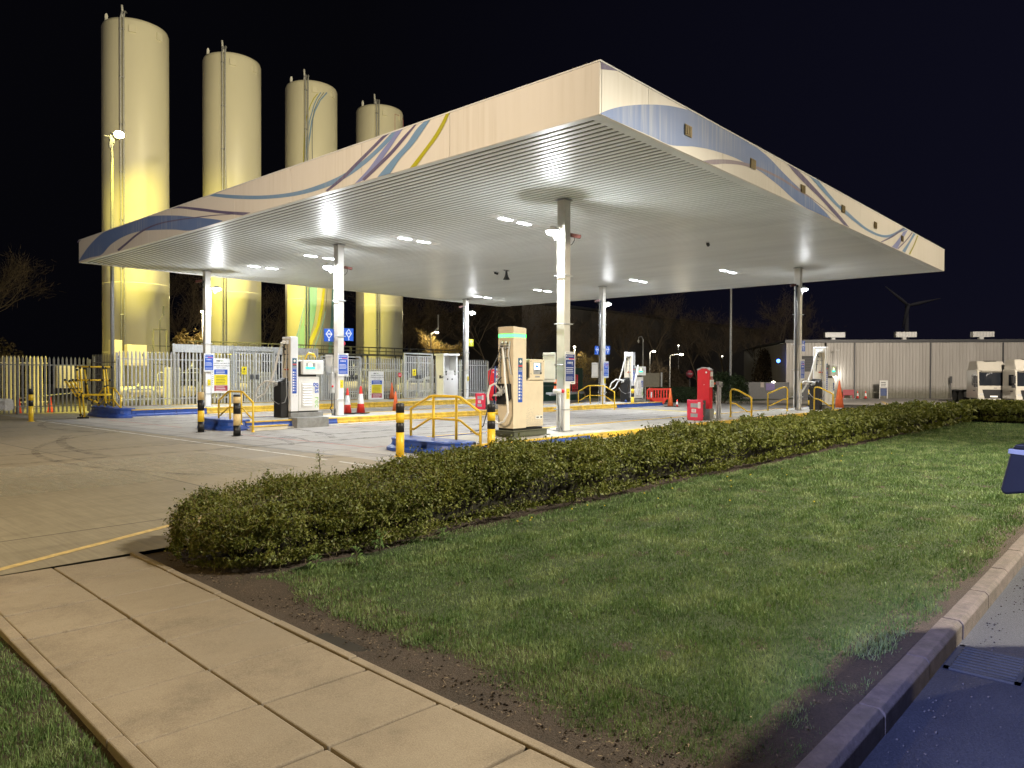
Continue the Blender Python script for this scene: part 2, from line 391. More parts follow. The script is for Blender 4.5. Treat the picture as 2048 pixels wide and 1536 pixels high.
structure(sheet('lawn_turf', M['turf'], [-12.2+.3*k for k in range(98)], [-10.75+.3*k for k in range(15)], lambda x, y: -.0195 + lawn_h(x, y))); bed('soil', -30, -14.2, -11.08, -4.985, .3)
# footpath: slabs 0.63 m, two rows, edging kerbs
sl = MB(); Y = -5.04
for r in range(-1, 19):
    for c in range(2):
        xa = -14.203 if c == 0 else -13.592; xb = -13.606 if c == 0 else -12.957
        yt = -5.04 - .63*r if r >= 0 else -4.96; yb = yt - .608
        if r < 0: continue
        dz = random.uniform(-.003, .003); t1 = random.uniform(-.003, .003)
        sk = lambda X, Yv: Yv - .06*(X+13.6)
        lo = [(xa+px(yb), sk(xa,yb), -.05), (xb+px(yb), sk(xb,yb), -.05), (xb+px(yt), sk(xb,yt), -.05), (xa+px(yt), sk(xa,yt), -.05)]
        sl.hexa(lo, [(p[0], p[1], .004+dz+(t1 if i in (0,1) else -t1)) for i, p in enumerate(lo)])
structure(sl.build('footpath', M['slab'], bevel=.008))
g = MB(); g.add([(-14.5,-18,-.028),(-12.7,-18,-.028),(-12.9,-4.9,-.028),(-14.3,-4.9,-.028)], [(0,1,2,3)]); structure(g.build('footpath_bedding', mat('joint_dirt', (.02,.016,.011), .95), fix=False))
eg = MB()
for side in (0, 1):
    y = -5.0
    while y > -17:
        xx = (-12.952 if side else -14.285)
        a = px(y); b_ = px(y-.905); w = .062 if side else .075; j = random.uniform(-.004, .004)
        lo = [(xx+b_, y-.905, -.1), (xx+w+b_, y-.905, -.1), (xx+w+a, y, -.1), (xx+a, y, -.1)]
        eg.hexa(lo, [(p[0], p[1], .012+j) for p in lo]); y -= .915
structure(eg.build('footpath_edging', M['slab'], bevel=.008))
# gully grate in the road beside the kerb
t = thing('gully_grate', 'iron drain grate in the dark road beside the kerb', 'drain', (-10.2,-11.42,ROADZ))
b = MB(); b.box(-.25,-.2,-.02,.25,-.17,.012); b.box(-.25,.17,-.02,.25,.2,.012); b.box(-.25,-.2,-.02,-.22,.2,.012); b.box(.22,-.2,-.02,.25,.2,.012); b.build('frame', M['dgrey'], t)
b = MB()
for k in range(8): b.box(-.2+k*.055,-.17,-.02,-.17+k*.055,.17,.008)
b.build('bars', M['dgrey'], t)

# ------------------------------------------------------------------ pump islands
def island(yc, label, X0, X1, hw0, hw1, xb0, xb1):
    z0 = gz(0, yc); H = .2
    t = thing('pump_island', label, 'kerbed island', (0, yc, 0), 0, 'pump islands under the canopy')
    s = MB(); s.box(X0+.9, -hw0+.1, z0-.1, X1-.1, hw1-.1, H-.015); s.build('slab', M['conc'], t)
    lip = [(-.14,-.0),(-.14,.045),(.0,.07),(.0,0)]
    prof = [(.0,.03),(-.03,.06),(-.035,.12),(.0,.17),(.0,H-z0-.03),(.03,H-z0),(.14,H-z0),(.14,.03)]
    def run(xa, xb, m, nm, stripe=False):
      for sg, e in ((-1, -hw0), (1, hw1)):
        k = MB(); l = MB(); st = MB(); x = xa
        while x < xb-.05:
            x2 = min(x+.914, xb)
            if True:
                k.prism([(e+p[0] if sg < 0 else e-p[0], z0+p[1]) for p in prof], 'x', x+.004, x2-.004)
                l.prism([(e+p[0] if sg < 0 else e-p[0], z0+p[1]) for p in lip], 'x', x+.004, x2-.004)
                if stripe:
                    ya, yb = (e-.012, e+.09) if sg < 0 else (e-.09, e+.012)
                    st.box(x+.004, ya, H-.035, x2-.004, yb, H+.006)
            x = x2
        o = k.build(nm, m, t, bevel=.006); l.build('kerb_lip', M['conc'], t, bevel=.004)
        if stripe: st.build('edge_stripe', M['yellowdirty'], o, bevel=.006)
    run(X0+.75, xb0, M['blue'], 'blue_kerb', True); run(xb0, xb1, M['yellowdirty'], 'yellow_kerb'); run(xb1, X1, M['blue'], 'blue_kerb', True)
    # rounded nose of three moulded blocks with a flared foot
    nb = MB(); lv = [(0,0),(.0,.06),(-.13,.12),(-.16,.2),(-.13,.25),(-.15,.27),(-.22,.28)]
    w0, w1 = hw0, hw1; plan = []
    for k in range(17):
        a = PI/2 + PI*k/16
        cx_ = X0+.9; q = abs(math.cos(a))**.55; p_ = abs(math.sin(a))**.6*math.copysign(1, math.sin(a))
        plan.append((cx_ - .72*q, (w1 if p_ > 0 else w0)*p_))
    rings = []
    for off, zz in lv:
        rings.append([(X0+.9 + (x-X0-.9)*(1+ (off+.16)*1.1), y*(1+(off+.1)*.5), zz*(.30-z0)/.30 + z0) for x, y in plan])
    vs = [v for r_ in rings for v in r_]; n = len(plan); fs = []
    for i in range(len(lv)-1):
        for k in range(n-1): fs.append((i*n+k, i*n+k+1, (i+1)*n+k+1, (i+1)*n+k))
    fs.append(tuple((len(lv)-1)*n+k for k in range(n))); fs.append(tuple(i*n for i in range(len(lv)))[::-1]); fs.append(tuple(i*n+n-1 for i in range(len(lv))))
    nb.add(vs, fs, 0, False); nb.build('nose_block', M['blue'], t, bevel=.01)
    return t
island(0, 'nearest kerbed island, behind the hedge, with a blue nose and yellow kerbs', -5.45, 20.6, 1.25, 1.1, -.5, 16.0)
island(10.38, 'middle kerbed island with a blue nose behind two striped bollards', -5.0, 20.8, 1.2, 1.1, -.9, 16.2)
island(20.76, 'farthest kerbed island, in front of the palisade fence', -4.5, 21.5, 1.25, 2.55, -.6, 22)
# grey concrete blocks bridging the kerb of the middle island
t = thing('concrete_step', 'grey concrete block set in the kerb below the louvred dispenser', 'step', (-2.05,9.05,-.07)); b = MB(); b.box(-.6,-.2,0,.6,.35,.33); b.build('block', M['conc_dark'], t, bevel=.01)
t = thing('wooden_kerb_cover', 'low cream and yellow board lying against the blue kerb', 'kerb cover', (-3.75,8.75,-.06))
b = MB(); b.box(-.55,-.12,0,.62,.1,.12); b.build('board', M['cream'], t, bevel=.01); b = MB(); b.box(-.57,-.16,.12,.64,.14,.15); b.build('top_strip', M['yellowdirty'], t, bevel=.008)

# ------------------------------------------------------------------ canopy
X0, X1, Y0, Y1, ZB, ZT = -4.748, 21.8, -4.53, 22.5, 6.4, 7.342
can = thing('forecourt_canopy', 'big flat white canopy with swooping blue and purple stripes on its fascia', 'canopy', (0,0,0))
s = MB(); w = .2; y = X0+.12          # ribbed soffit: planks along Y, open grooves between
while y < X1-.12:
    y2 = min(y+w, X1-.12)
    s.prism([(y+.004,ZB+.0415),(y+.012,ZB+.028),(y2-.066,ZB+.028),(y2-.058,ZB+.0415)], 'y', Y0+.3, Y1-.12, 0); y = y2
s.box(X0+.065, Y0+.065, ZB+.042, X1-.065, Y1-.065, ZB+.05, 1)
soffit = s.build('soffit', [M['soffit'], M['soffit_gap']], can)
s = MB()
for a in ((X0+.02,Y0+.3,X0+.12,Y1-.12),(X0+.02,Y0+.02,X1-.02,Y0+.3),(X0+.02,Y1-.12,X1-.02,Y1-.02),(X1-.12,Y0+.3,X1-.02,Y1-.12)): s.box(a[0],a[1],ZB+.012,a[2],a[3],ZB+.0405)
s.build('soffit_trim', M['soffit'], can)
s = MB(); s.box(X0+.1,Y0+.1,ZB+.5,X1-.1,Y1-.1,ZT-.06); s.build('roof_deck', M['dgrey'], can)
seamsL = [-.59,2.56,5.76,8.91,12.1,15.3,18.5]; seamsR = [-3.11,.1,3.4,6.7,9.96,13.21,16.5]
def fascia(cuts, f, nm):
    s = MB()
    for a, b_ in zip(cuts[:-1], cuts[1:]): f(s, a+.005, b_-.005)
    return s.build(nm, M['fascia'], can, bevel=.003, seg=1)
fl = fascia([Y0]+seamsL+[Y1], lambda s, a, b_: s.box(X0, a, ZB, X0+.06, b_, ZT), 'fascia')
fr = fascia([X0+.062]+seamsR+[X1], lambda s, a, b_: s.box(a, Y0, ZB, b_, Y0+.06, ZT), 'fascia')
fascia([X0+.062,2,9,16,X1], lambda s, a, b_: s.box(a, Y1-.06, ZB, b_, Y1, ZT), 'fascia')
fascia([Y0+.062,2,9,16,Y1-.062], lambda s, a, b_: s.box(X1-.06, a, ZB, X1, b_, ZT), 'fascia')
s = MB(); s.box(X0-.012,Y0-.012,ZT+.002,X0+.075,Y1,ZT+.03); s.box(X0+.077,Y0-.012,ZT+.002,X1,Y0+.075,ZT+.03); s.build('capping', M['white'], can)
LEFT=[
('blue', [((22.47, 6.507), (22.47, 6.466)), ((21.63, 6.858), (21.14, 6.487)), ((20.81, 7.11), (19.89, 6.469)), ((19.88, 7.307), (18.99, 6.729)), ((19.13, 7.342), (17.85, 6.892)), ((17.16, 7.342), (16.5, 6.935)), ((15.24, 7.342), (15.24, 6.85)), ((13.27, 7.105), (13.27, 6.625)), ((11.58, 6.811), (11.99, 6.423)), ((10.23, 6.555), (10.9, 6.407)), ((9.68, 6.436), (9.68, 6.419))]) ,
('purple', [((18.2, 6.489), (18.06, 6.407)), ((17.36, 6.651), (17.24, 6.578)), ((16.42, 6.849), (16.32, 6.782)), ((15.39, 6.971), (15.33, 6.911)), ((14.19, 6.991), (14.16, 6.94)), ((12.84, 6.913), (12.83, 6.872)), ((11.39, 6.795), (11.38, 6.762)), ((10.23, 6.69), (10.23, 6.665)), ((9.15, 6.562), (9.15, 6.545))]) ,
('purple', [((13.38, 7.342), (13.35, 7.342)), ((12.78, 7.342), (12.62, 7.25)), ((11.19, 7.047), (11.19, 6.957)), ((9.68, 6.737), (9.68, 6.651)), ((7.93, 6.431), (8.42, 6.42))]) ,
('sky', [((10.14, 7.342), (10.57, 7.342)), ((9.05, 7.126), (9.05, 7.019)), ((7.53, 6.862), (7.53, 6.759)), ((6.22, 6.699), (6.14, 6.589)), ((5.15, 6.632), (5.01, 6.515)), ((4.15, 6.65), (3.96, 6.526)), ((3.34, 6.724), (3.16, 6.621)), ((2.63, 6.873), (2.46, 6.789)), ((2.06, 7.055), (1.9, 6.988)), ((1.63, 7.234), (1.47, 7.167)), ((1.39, 7.342), (1.16, 7.342))]) ,
('purple', [((4.1, 6.438), (4.0, 6.4)), ((3.38, 6.672), (3.29, 6.598)), ((2.79, 6.912), (2.7, 6.844)), ((2.16, 7.164), (2.08, 7.103)), ((1.72, 7.34), (1.65, 7.284)), ((1.53, 7.342), (1.47, 7.342))]) ,
('peri', [((2.83, 6.406), (2.4, 6.428)), ((2.29, 6.655), (1.95, 6.661)), ((1.84, 6.943), (1.52, 6.946)), ((1.42, 7.189), (1.21, 7.178)), ((1.24, 7.342), (0.98, 7.342))]) ,
('purple', [((2.53, 6.461), (2.44, 6.4)), ((1.94, 6.703), (1.86, 6.633)), ((1.41, 6.93), (1.32, 6.866)), ((0.94, 7.174), (0.87, 7.118)), ((0.57, 7.342), (0.5, 7.342))]) ,
('sky', [((1.93, 6.403), (1.44, 6.4)), ((1.36, 6.717), (1.08, 6.678)), ((0.85, 6.973), (0.6, 6.922)), ((0.51, 7.22), (0.26, 7.167)), ((0.24, 7.342), (0.03, 7.342))]) ,
('olive', [((0.73, 6.4), (0.5, 6.4)), ((0.31, 6.672), (0.17, 6.643)), ((-0.07, 6.939), (-0.21, 6.909)), ((-0.34, 7.188), (-0.46, 7.162)), ((-0.47, 7.342), (-0.59, 7.342))]) ,
('purple', [((22.63, 7.342), (22.63, 7.254)), ((22.15, 7.342), (22.15, 7.342))]) ,
]
RIGHT=[
('purple', [((-4.72, 7.342), (-4.71, 7.212)), ((-4.18, 7.342), (-4.18, 7.342))]) ,
('blue', [((-4.72, 6.423), (-4.72, 6.409)), ((-4.41, 6.573), (-4.41, 6.405)), ((-4.02, 6.731), (-4.02, 6.407)), ((-3.48, 6.909), (-3.47, 6.415)), ((-2.9, 7.07), (-2.89, 6.42)), ((-2.29, 7.211), (-2.28, 6.42)), ((-1.63, 7.319), (-1.62, 6.545)), ((-1.38, 7.342), (-1.28, 6.616)), ((-0.51, 7.342), (-0.5, 6.727)), ((0.47, 7.342), (0.48, 6.804)), ((1.47, 7.342), (1.08, 6.82))]) ,
('blue', [((0.41, 7.329), (1.02, 6.817)), ((1.08, 7.313), (1.58, 6.801)), ((1.94, 7.324), (2.18, 6.784)), ((2.79, 7.218), (2.8, 6.718)), ((3.44, 7.079), (3.45, 6.632)), ((4.13, 6.949), (4.14, 6.507)), ((4.77, 6.847), (4.78, 6.429)), ((5.34, 6.758), (5.35, 6.4)), ((6.24, 6.627), (6.24, 6.4)), ((6.87, 6.51), (6.87, 6.405)), ((7.25, 6.401), (7.25, 6.4))]) ,
('mauve', [((-0.87, 6.4), (-0.87, 6.4)), ((-0.4, 6.53), (-0.43, 6.417)), ((0.22, 6.667), (0.16, 6.557)), ((0.88, 6.772), (0.89, 6.691)), ((1.58, 6.847), (1.58, 6.77)), ((2.33, 6.891), (2.33, 6.831)), ((3.45, 6.897), (3.45, 6.83)), ((4.68, 6.83), (4.68, 6.76)), ((5.43, 6.776), (5.43, 6.733)), ((6.34, 6.682), (6.34, 6.66)), ((7.75, 6.519), (7.75, 6.508))]) ,
('purple', [((3.82, 7.342), (4.53, 7.331)), ((4.44, 7.182), (4.85, 7.283)), ((5.31, 7.021), (5.62, 7.134)), ((6.33, 6.847), (6.64, 6.922)), ((7.41, 6.618), (7.8, 6.683)), ((8.33, 6.415), (8.87, 6.417))]) ,
('sky', [((5.37, 7.342), (6.06, 7.342)), ((5.92, 7.228), (6.32, 7.307)), ((6.64, 7.07), (7.01, 7.139)), ((7.51, 6.905), (7.85, 6.963)), ((8.42, 6.772), (8.68, 6.879)), ((9.55, 6.655), (9.68, 6.745)), ((10.75, 6.563), (10.81, 6.646)), ((12.18, 6.582), (12.18, 6.662)), ((13.41, 6.747), (13.25, 6.811)), ((14.39, 7.027), (14.22, 7.077)), ((15.6, 7.342), (15.06, 7.342))]) ,
('purple', [((12.22, 6.42), (12.3, 6.4)), ((13.36, 6.75), (13.46, 6.716)), ((14.32, 7.073), (14.45, 7.046)), ((15.08, 7.342), (15.22, 7.342))]) ,
('peri', [((13.58, 6.411), (14.24, 6.426)), ((14.4, 6.801), (14.91, 6.848)), ((15.07, 7.183), (15.69, 7.342))]) ,
('purple', [((14.28, 6.444), (14.37, 6.43)), ((15.38, 6.901), (15.49, 6.892)), ((16.27, 7.342), (16.39, 7.342))]) ,
('sky', [((14.92, 6.442), (15.31, 6.419)), ((15.8, 6.897), (16.07, 6.91)), ((16.52, 7.342), (16.81, 7.342))]) ,
('olive', [((15.85, 6.432), (16.05, 6.438)), ((16.54, 6.873), (16.65, 6.888)), ((17.1, 7.342), (17.23, 7.342))]) ,
]

def stripes(data, plane, parent):
    for i, (c, prs) in enumerate(data):
        v = []; b = MB(); off = .0035 + .0011*i
        for p, q in prs:
            for r_ in (p, q):
                v.append((X0-off, max(r_[0], Y0+.003), r_[1]) if plane == 'L' else (max(r_[0], X0+.003), Y0-off, r_[1]))
        b.add(v, [(2*k, 2*k+1, 2*k+3, 2*k+2) for k in range(len(prs)-1)]); b.build('painted_stripe', M['v_'+c], parent, fix=False)
def dens(prs, k=5):     # smooth the hand-read curve (Catmull-Rom)
    P = [np.array([*a, *b_]) for a, b_ in prs]
    if len(P) < 3: return prs
    out = []
    for i in range(len(P)-1):
        p0, p1, p2, p3 = P[max(i-1,0)], P[i], P[i+1], P[min(i+2,len(P)-1)]
        for j in range(k):
            u = j/k; q = .5*((2*p1)+(-p0+p2)*u+(2*p0-5*p1+4*p2-p3)*u*u+(-p0+3*p1-3*p2+p3)*u**3); out.append(q)
    out.append(P[-1]); return [((q[0], min(max(q[1], ZB+.002), ZT-.002)), (q[2], min(max(q[3], ZB+.002), ZT-.002))) for q in out]
stripes([(c, dens(p)) for c, p in LEFT], 'L', fl); stripes([(c, dens(p)) for c, p in RIGHT], 'R', fr)
for (a, b_) in (((-1.7,7.0),(-1.38,6.77)),((1.52,6.99),(1.82,6.76)),((4.77,6.99),(5.07,6.77)),((8.09,7.0),(8.39,6.775)),((11.38,7.0),(11.68,6.775)),((14.72,7.0),(15.02,6.78))):
    v = MB(); v.box(a[0],Y0-.03,b_[1],a[0]+.3,Y0-.018,a[1])
    for k in range(4): v.box(a[0]+.02+k*.07,Y0-.045,b_[1]+.02,a[0]+.06+k*.07,Y0-.03,a[1]-.02)
    v.build('vent_grille', mat('vent_brass', (.22,.17,.08), .5, .3), fr)

COLS = [(0,0),(0,10.38),(0,20.76),(16.58,0),(16.58,10.38),(16.58,20.76)]
colm = mat('column_cream', (.66,.63,.57), .4, var=.05, dirt=.2, scale=4)
for ci, (cx_, cy_) in enumerate(COLS):
    s = MB(); s.box(cx_-.13,cy_-.13,.19,cx_+.13,cy_+.13,ZB+.03); col_ = s.build('column', colm, can, bevel=.012)
    s = MB(); s.box(cx_-.17,cy_-.17,ZB-.02,cx_+.17,cy_+.17,ZB+.005); s.build('head_plate', M['grey'], col_, bevel=.004)
    for z in (.75, 1.95, 3.05, 4.35):
        s = MB()
        s.box(cx_-.19,cy_-.165,z,cx_+.19,cy_-.14,z+.035); s.box(cx_-.19,cy_+.14,z,cx_+.19,cy_+.165,z+.035); s.tube([(cx_-.16,cy_-.2,z+.018),(cx_-.16,cy_+.2,z+.018)], .011, 6); s.tube([(cx_+.16,cy_-.2,z+.018),(cx_+.16,cy_+.2,z+.018)], .011, 6)
        s.build('clamp_band', M['galv'], col_)
    s = MB(); s.box(cx_-.137,cy_-.12,.2,cx_-.132,cy_+.12,1.9); s.box(cx_-.11,cy_-.137,.2,cx_+.12,cy_-.132,1.7); s.build('cover_plate', M['white_clean'], col_)
    s = MB(); s.tube([(cx_+.155,cy_+.05,.25),(cx_+.155,cy_+.05,5.6)], .02, 6); s.tube([(cx_+.155,cy_-.06,.25),(cx_+.155,cy_-.06,5.5)], .018, 6)
    if ci >= 3: s.tube([(cx_-.18,cy_+.02,.3),(cx_-.18,cy_+.02,5.6)], .045, 8)
    s.build('conduit', M['dgrey'], col_)
    s = MB(); s.prism([(cx_-.3,.2),(cx_-.135,.2),(cx_-.135,.45)], 'y', cy_-.01, cy_+.01); s.box(cx_-.2,cy_-.2,.185,cx_+.2,cy_+.2,.2); s.build('base_plate', M['grey'], col_)

# recessed twin lights in the soffit
def area(name, loc, sx, sy, P, c, parent, rot=(0,0,0), spread=PI):
    l = bpy.data.lights.new(name, 'AREA'); l.shape = 'RECTANGLE'; l.size = sx; l.size_y = sy; l.energy = P; l.color = c; l.spread = spread
    o = bpy.data.objects.new(name, l); COL.objects.link(o); o.parent = parent; o.location = loc; o.rotation_euler = rot; return o
def point(name, loc, P, c, parent=None, r=.1):
    l = bpy.data.lights.new(name, 'POINT'); l.energy = P; l.color = c; l.shadow_soft_size = r
    o = bpy.data.objects.new(name, l); COL.objects.link(o); o.location = loc; o.parent = parent; return o
def spot(name, loc, to, P, c, ang, blend=.5, parent=None, r=.1):
    l = bpy.data.lights.new(name, 'SPOT'); l.energy = P; l.color = c; l.shadow_soft_size = r; l.spot_size = math.radians(ang); l.spot_blend = blend
    o = bpy.data.objects.new(name, l); COL.objects.link(o); o.location = loc; o.parent = parent
    o.rotation_euler = (Vector(to)-Vector(loc)).to_track_quat('-Z', 'Y').to_euler(); return o
LW = (.90,.95,1.0)
def ceiling_light(loc, label):
    t = thing('ceiling_light', label, 'ceiling light', loc, 0, 'twin lights recessed in the canopy soffit')
    b = MB(); b.box(-1.1,-.17,-.005,1.1,.17,.03); b.build('housing', M['white'], t, bevel=.004)
    for yy in (-.43, .43):
        b = MB(); b.box(yy-.25,-.08,-.022,yy+.25,.08,-.006); b.build('light_bar', M['lampbar'], t, bevel=.01)
    return t
P_CEIL = 180
cl_l = [((1.2,17.9),'ceiling light farthest left, above the far lane'),((1.25,13.5),'ceiling light between the left column and the middle column'),((1.3,7.7),'ceiling light above the louvred dispenser lane'),((1.26,2.9),'ceiling light nearest to the front column'),
        ((16.5,19.2),'ceiling light beside the farthest column'),((16.2,14.2),'ceiling light deep under the canopy, left of the rear column'),((16.0,7.8),'ceiling light just right of the rear middle column'),((15.8,2.9),'ceiling light nearest to the right column')]
for i, ((a, b_), lb) in enumerate(cl_l):
    t = ceiling_light((a, b_, ZB+.03), lb)
    area('ceiling_light_beam', (0,0,-.06), 1.4, .25, P_CEIL, LW, t)

# floodlights clamped to the columns
def flood(loc, rz, label):
    t = thing('floodlight', label, 'floodlight', loc, rz, 'floodlights clamped to the columns')
    b = MB(); b.lathe([(.02,.13),(.08,.125),(.10,.085),(.17,.06),(.20,.02),(.205,0)], n=24); b.build('housing', M['galv'], t)
    b = MB(); b.lathe([(.195,-.003),(.18,-.05),(.12,-.085),(.03,-.095)], n=24); b.build('lens', M['lamp'], t)
    b = MB(); b.tube([(.0,0,.1),(.16,0,.06),(.34,0,.04)], .016, 8); b.tube([(.16,.0,.0),(.34,0,-.02)], .01, 6); b.build('bracket', M['galv'], t)
    b = MB(); b.tube([(.1+.06*math.cos(a), 0, -.1+.1*math.sin(a)) for a in np.linspace(PI*.6, PI*2.1, 14)], .008, 6); b.build('cable', M['hose'], t)
    return t
fl_ = [((-.46,0,5.50),0,'floodlight on the front column nearest the camera'),((-.44,10.38,5.55),0,'floodlight on the column behind the louvred dispenser'),((.40,20.6,5.62),PI,'floodlight on the farthest-left column by the fence'),
       ((17.0,20.6,5.6),PI,'floodlight on the column beside the green flag sign'),((16.95,10.3,5.5),PI,'floodlight on the rear column between two blue flag signs'),((17.02,-.05,5.52),PI,'floodlight on the column at the right with one blue flag sign')]
for loc, rz, lb in fl_:
    t = flood(loc, rz, lb)
    point('floodlight_bulb', (0,0,-.17), 150 if rz == 0 or loc[0] < 1 else 42, (.95,.97,1.0), t, .09)
    if rz == 0 or loc[0] < 1: spot('floodlight_spot', (0,0,-.18), (.42,0,-3.2), 330, (.95,.97,1.0), 60, .8, t, .06)
    if not (rz == 0 or loc[0] < 1): spot('floodlight_spot', (0,0,-.18), (.12,0,-6), 260, (.95,.97,1.0), 120, .5, t, .08)

# small cameras on brackets
def cctv(loc, rz, label, group='cameras on the columns'):
    t = thing('security_camera', label, 'security camera', loc, rz, group)
    b = MB(); b.box(-.02,-.05,-.05,.04,.05,.05); b.tube([(.02,0,0),(.10,0,.03)], .018, 8); b.build('bracket', M['dgrey'], t)
    b = MB(); b.hexa([(.08,-.045,.0),(.36,-.045,-.06),(.36,.045,-.06),(.08,.045,0)], [(.08,-.045,.1),(.38,-.045,.04),(.38,.045,.04),(.08,.045,.1)]); b.build('body', M['rust'], t, bevel=.01)
    b = MB(); b.tube([(.34,0,-.012),(.375,0,-.02)], .03, 10); b.build('lens', M['glass'], t)
    b = MB(); b.tube([(.02,0,-.04),(.06,0,-.12),(.05,0,-.2),(.0,0,-.26)], .01, 6); b.tube([(.2,0,-.03),(.2,0,-.1),(.14,0,-.2),(.02,0,-.27)], .01, 6); b.build('cable', M['black'], t)
    return t
cctv((.14,0,5.44), -.9, 'rust-red camera on the front column near the camera'); cctv((.14,10.38,5.55), -.9, 'rust-red camera on the column behind the cones')
cctv((-.14,20.76,5.9), 2.3, 'grey-red camera high on the farthest-left column'); cctv((16.44,20.76,5.9), 2.6, 'camera on the column by the green flag sign')
cctv((16.44,10.38,5.6), 2.6, 'dark camera on the rear column between two blue flags'); cctv((16.44,0,5.6), 2.7, 'dark camera on the right column, behind its floodlight')
def dome(loc, label):
    t = thing('dome_camera', label, 'dome camera', loc, .4, 'twin dome cameras under the soffit')
    b = MB(); b.box(-.2,-.06,-.03,.2,.06,0); b.build('plate', M['galv'], t)
    for xx in (-.12,.12):
        b = MB(); b.ball((xx,0,-.06), .06); b.build('dome', M['black'], t)
dome((9.0,11.0,ZB+.025), 'twin dome camera beside the hanging horn speaker'); dome((8.5,.15,ZB+.025), 'twin dome camera alone in the bare right part of the soffit')
t = thing('horn_speaker', 'dark horn speaker hanging from the middle of the soffit', 'loudspeaker', (8.83,10.2,ZB+.02))
b = MB(); b.lathe([(.05,-.1),(.06,-.2),(.09,-.3),(.15,-.42),(.16,-.43)], n=20, caps=False); b.lathe([(.05,-.1),(.06,-.02)], n=12); b.build('horn', M['dgrey'], t)
b = MB(); b.box(-.16,-.03,-.05,.16,.03,0); b.build('bracket', M['grey'], t)

# ------------------------------------------------------------------ tanks
TANK=[
('olive', [((-1.899, 20.35), (-1.926, 20.38)), ((-2.034, 20.02), (-2.062, 20.05)), ((-2.166, 19.53), (-2.197, 19.54)), ((-2.312, 18.69), (-2.345, 18.7)), ((-2.38, 17.62), (-2.414, 17.63)), ((-2.407, 16.56), (-2.442, 16.56)), ((-2.421, 15.61), (-2.456, 15.61))]) ,
('sky', [((-1.768, 20.48), (-1.805, 20.51)), ((-1.929, 19.99), (-1.965, 20.01)), ((-2.029, 19.55), (-2.067, 19.57)), ((-2.195, 18.46), (-2.234, 18.47)), ((-2.282, 17.39), (-2.322, 17.39)), ((-2.295, 16.8), (-2.335, 16.8)), ((-2.342, 15.61), (-2.383, 15.61))]) ,
('sky', [((-1.499, 20.6), (-1.549, 20.63)), ((-1.784, 19.97), (-1.831, 20.01)), ((-1.989, 19.2), (-2.039, 19.22)), ((-2.102, 18.47), (-2.154, 18.48)), ((-2.168, 17.63), (-2.221, 17.64)), ((-2.235, 16.8), (-2.288, 16.8)), ((-2.261, 15.61), (-2.315, 15.61))]) ,
('grey', [((-1.648, 20.54), (-1.673, 20.56)), ((-1.866, 19.96), (-1.89, 19.97)), ((-2.035, 19.2), (-2.061, 19.21)), ((-2.081, 18.48), (-2.108, 18.48)), ((-2.101, 17.65), (-2.128, 17.65)), ((-2.101, 16.82), (-2.128, 16.82)), ((-2.088, 15.64), (-2.115, 15.63))]) ,
('sky', [((-2.271, 7.89), (-2.332, 7.89)), ((-2.285, 7.41), (-2.345, 7.42)), ((-2.353, 6.33), (-2.414, 6.35)), ((-2.457, 5.62), (-2.519, 5.64)), ((-2.602, 4.54), (-2.668, 4.57)), ((-2.758, 3.71), (-2.833, 3.74)), ((-2.844, 3.0), (-2.926, 3.02))]) ,
('teal', [((-2.301, 7.89), (-1.925, 7.92)), ((-2.315, 7.42), (-1.925, 7.44)), ((-2.369, 6.34), (-1.945, 6.36)), ((-2.488, 5.15), (-2.047, 5.16)), ((-2.713, 3.84), (-2.247, 3.84)), ((-2.795, 3.01), (-2.315, 3.01))]) ,
('olive', [((-1.696, 7.95), (-1.587, 7.96)), ((-1.711, 7.35), (-1.603, 7.36)), ((-1.805, 6.14), (-1.68, 6.15)), ((-1.945, 4.93), (-1.827, 4.94)), ((-2.214, 3.96), (-2.047, 3.97)), ((-2.383, 3.12), (-2.247, 3.13))]) ,
('grey', [((-1.504, 7.98), (-1.538, 7.97)), ((-1.504, 7.31), (-1.538, 7.31)), ((-1.562, 6.16), (-1.595, 6.16)), ((-1.68, 4.94), (-1.71, 4.95)), ((-1.74, 3.62), (-1.769, 3.62)), ((-1.754, 3.02), (-1.783, 3.02))]) ,
('sky', [((-1.579, 5.91), (-1.626, 5.92)), ((-1.635, 5.42), (-1.68, 5.43)), ((-1.748, 4.69), (-1.79, 4.71)), ((-1.96, 3.72), (-1.998, 3.74)), ((-2.027, 3.24), (-2.066, 3.26))]) ,
('teal', [((-1.253, 8.03), (-1.102, 8.06)), ((-1.306, 5.59), (-1.128, 5.61)), ((-1.404, 4.37), (-1.18, 4.38)), ((-1.468, 3.03), (-1.25, 3.04))]) ,
]

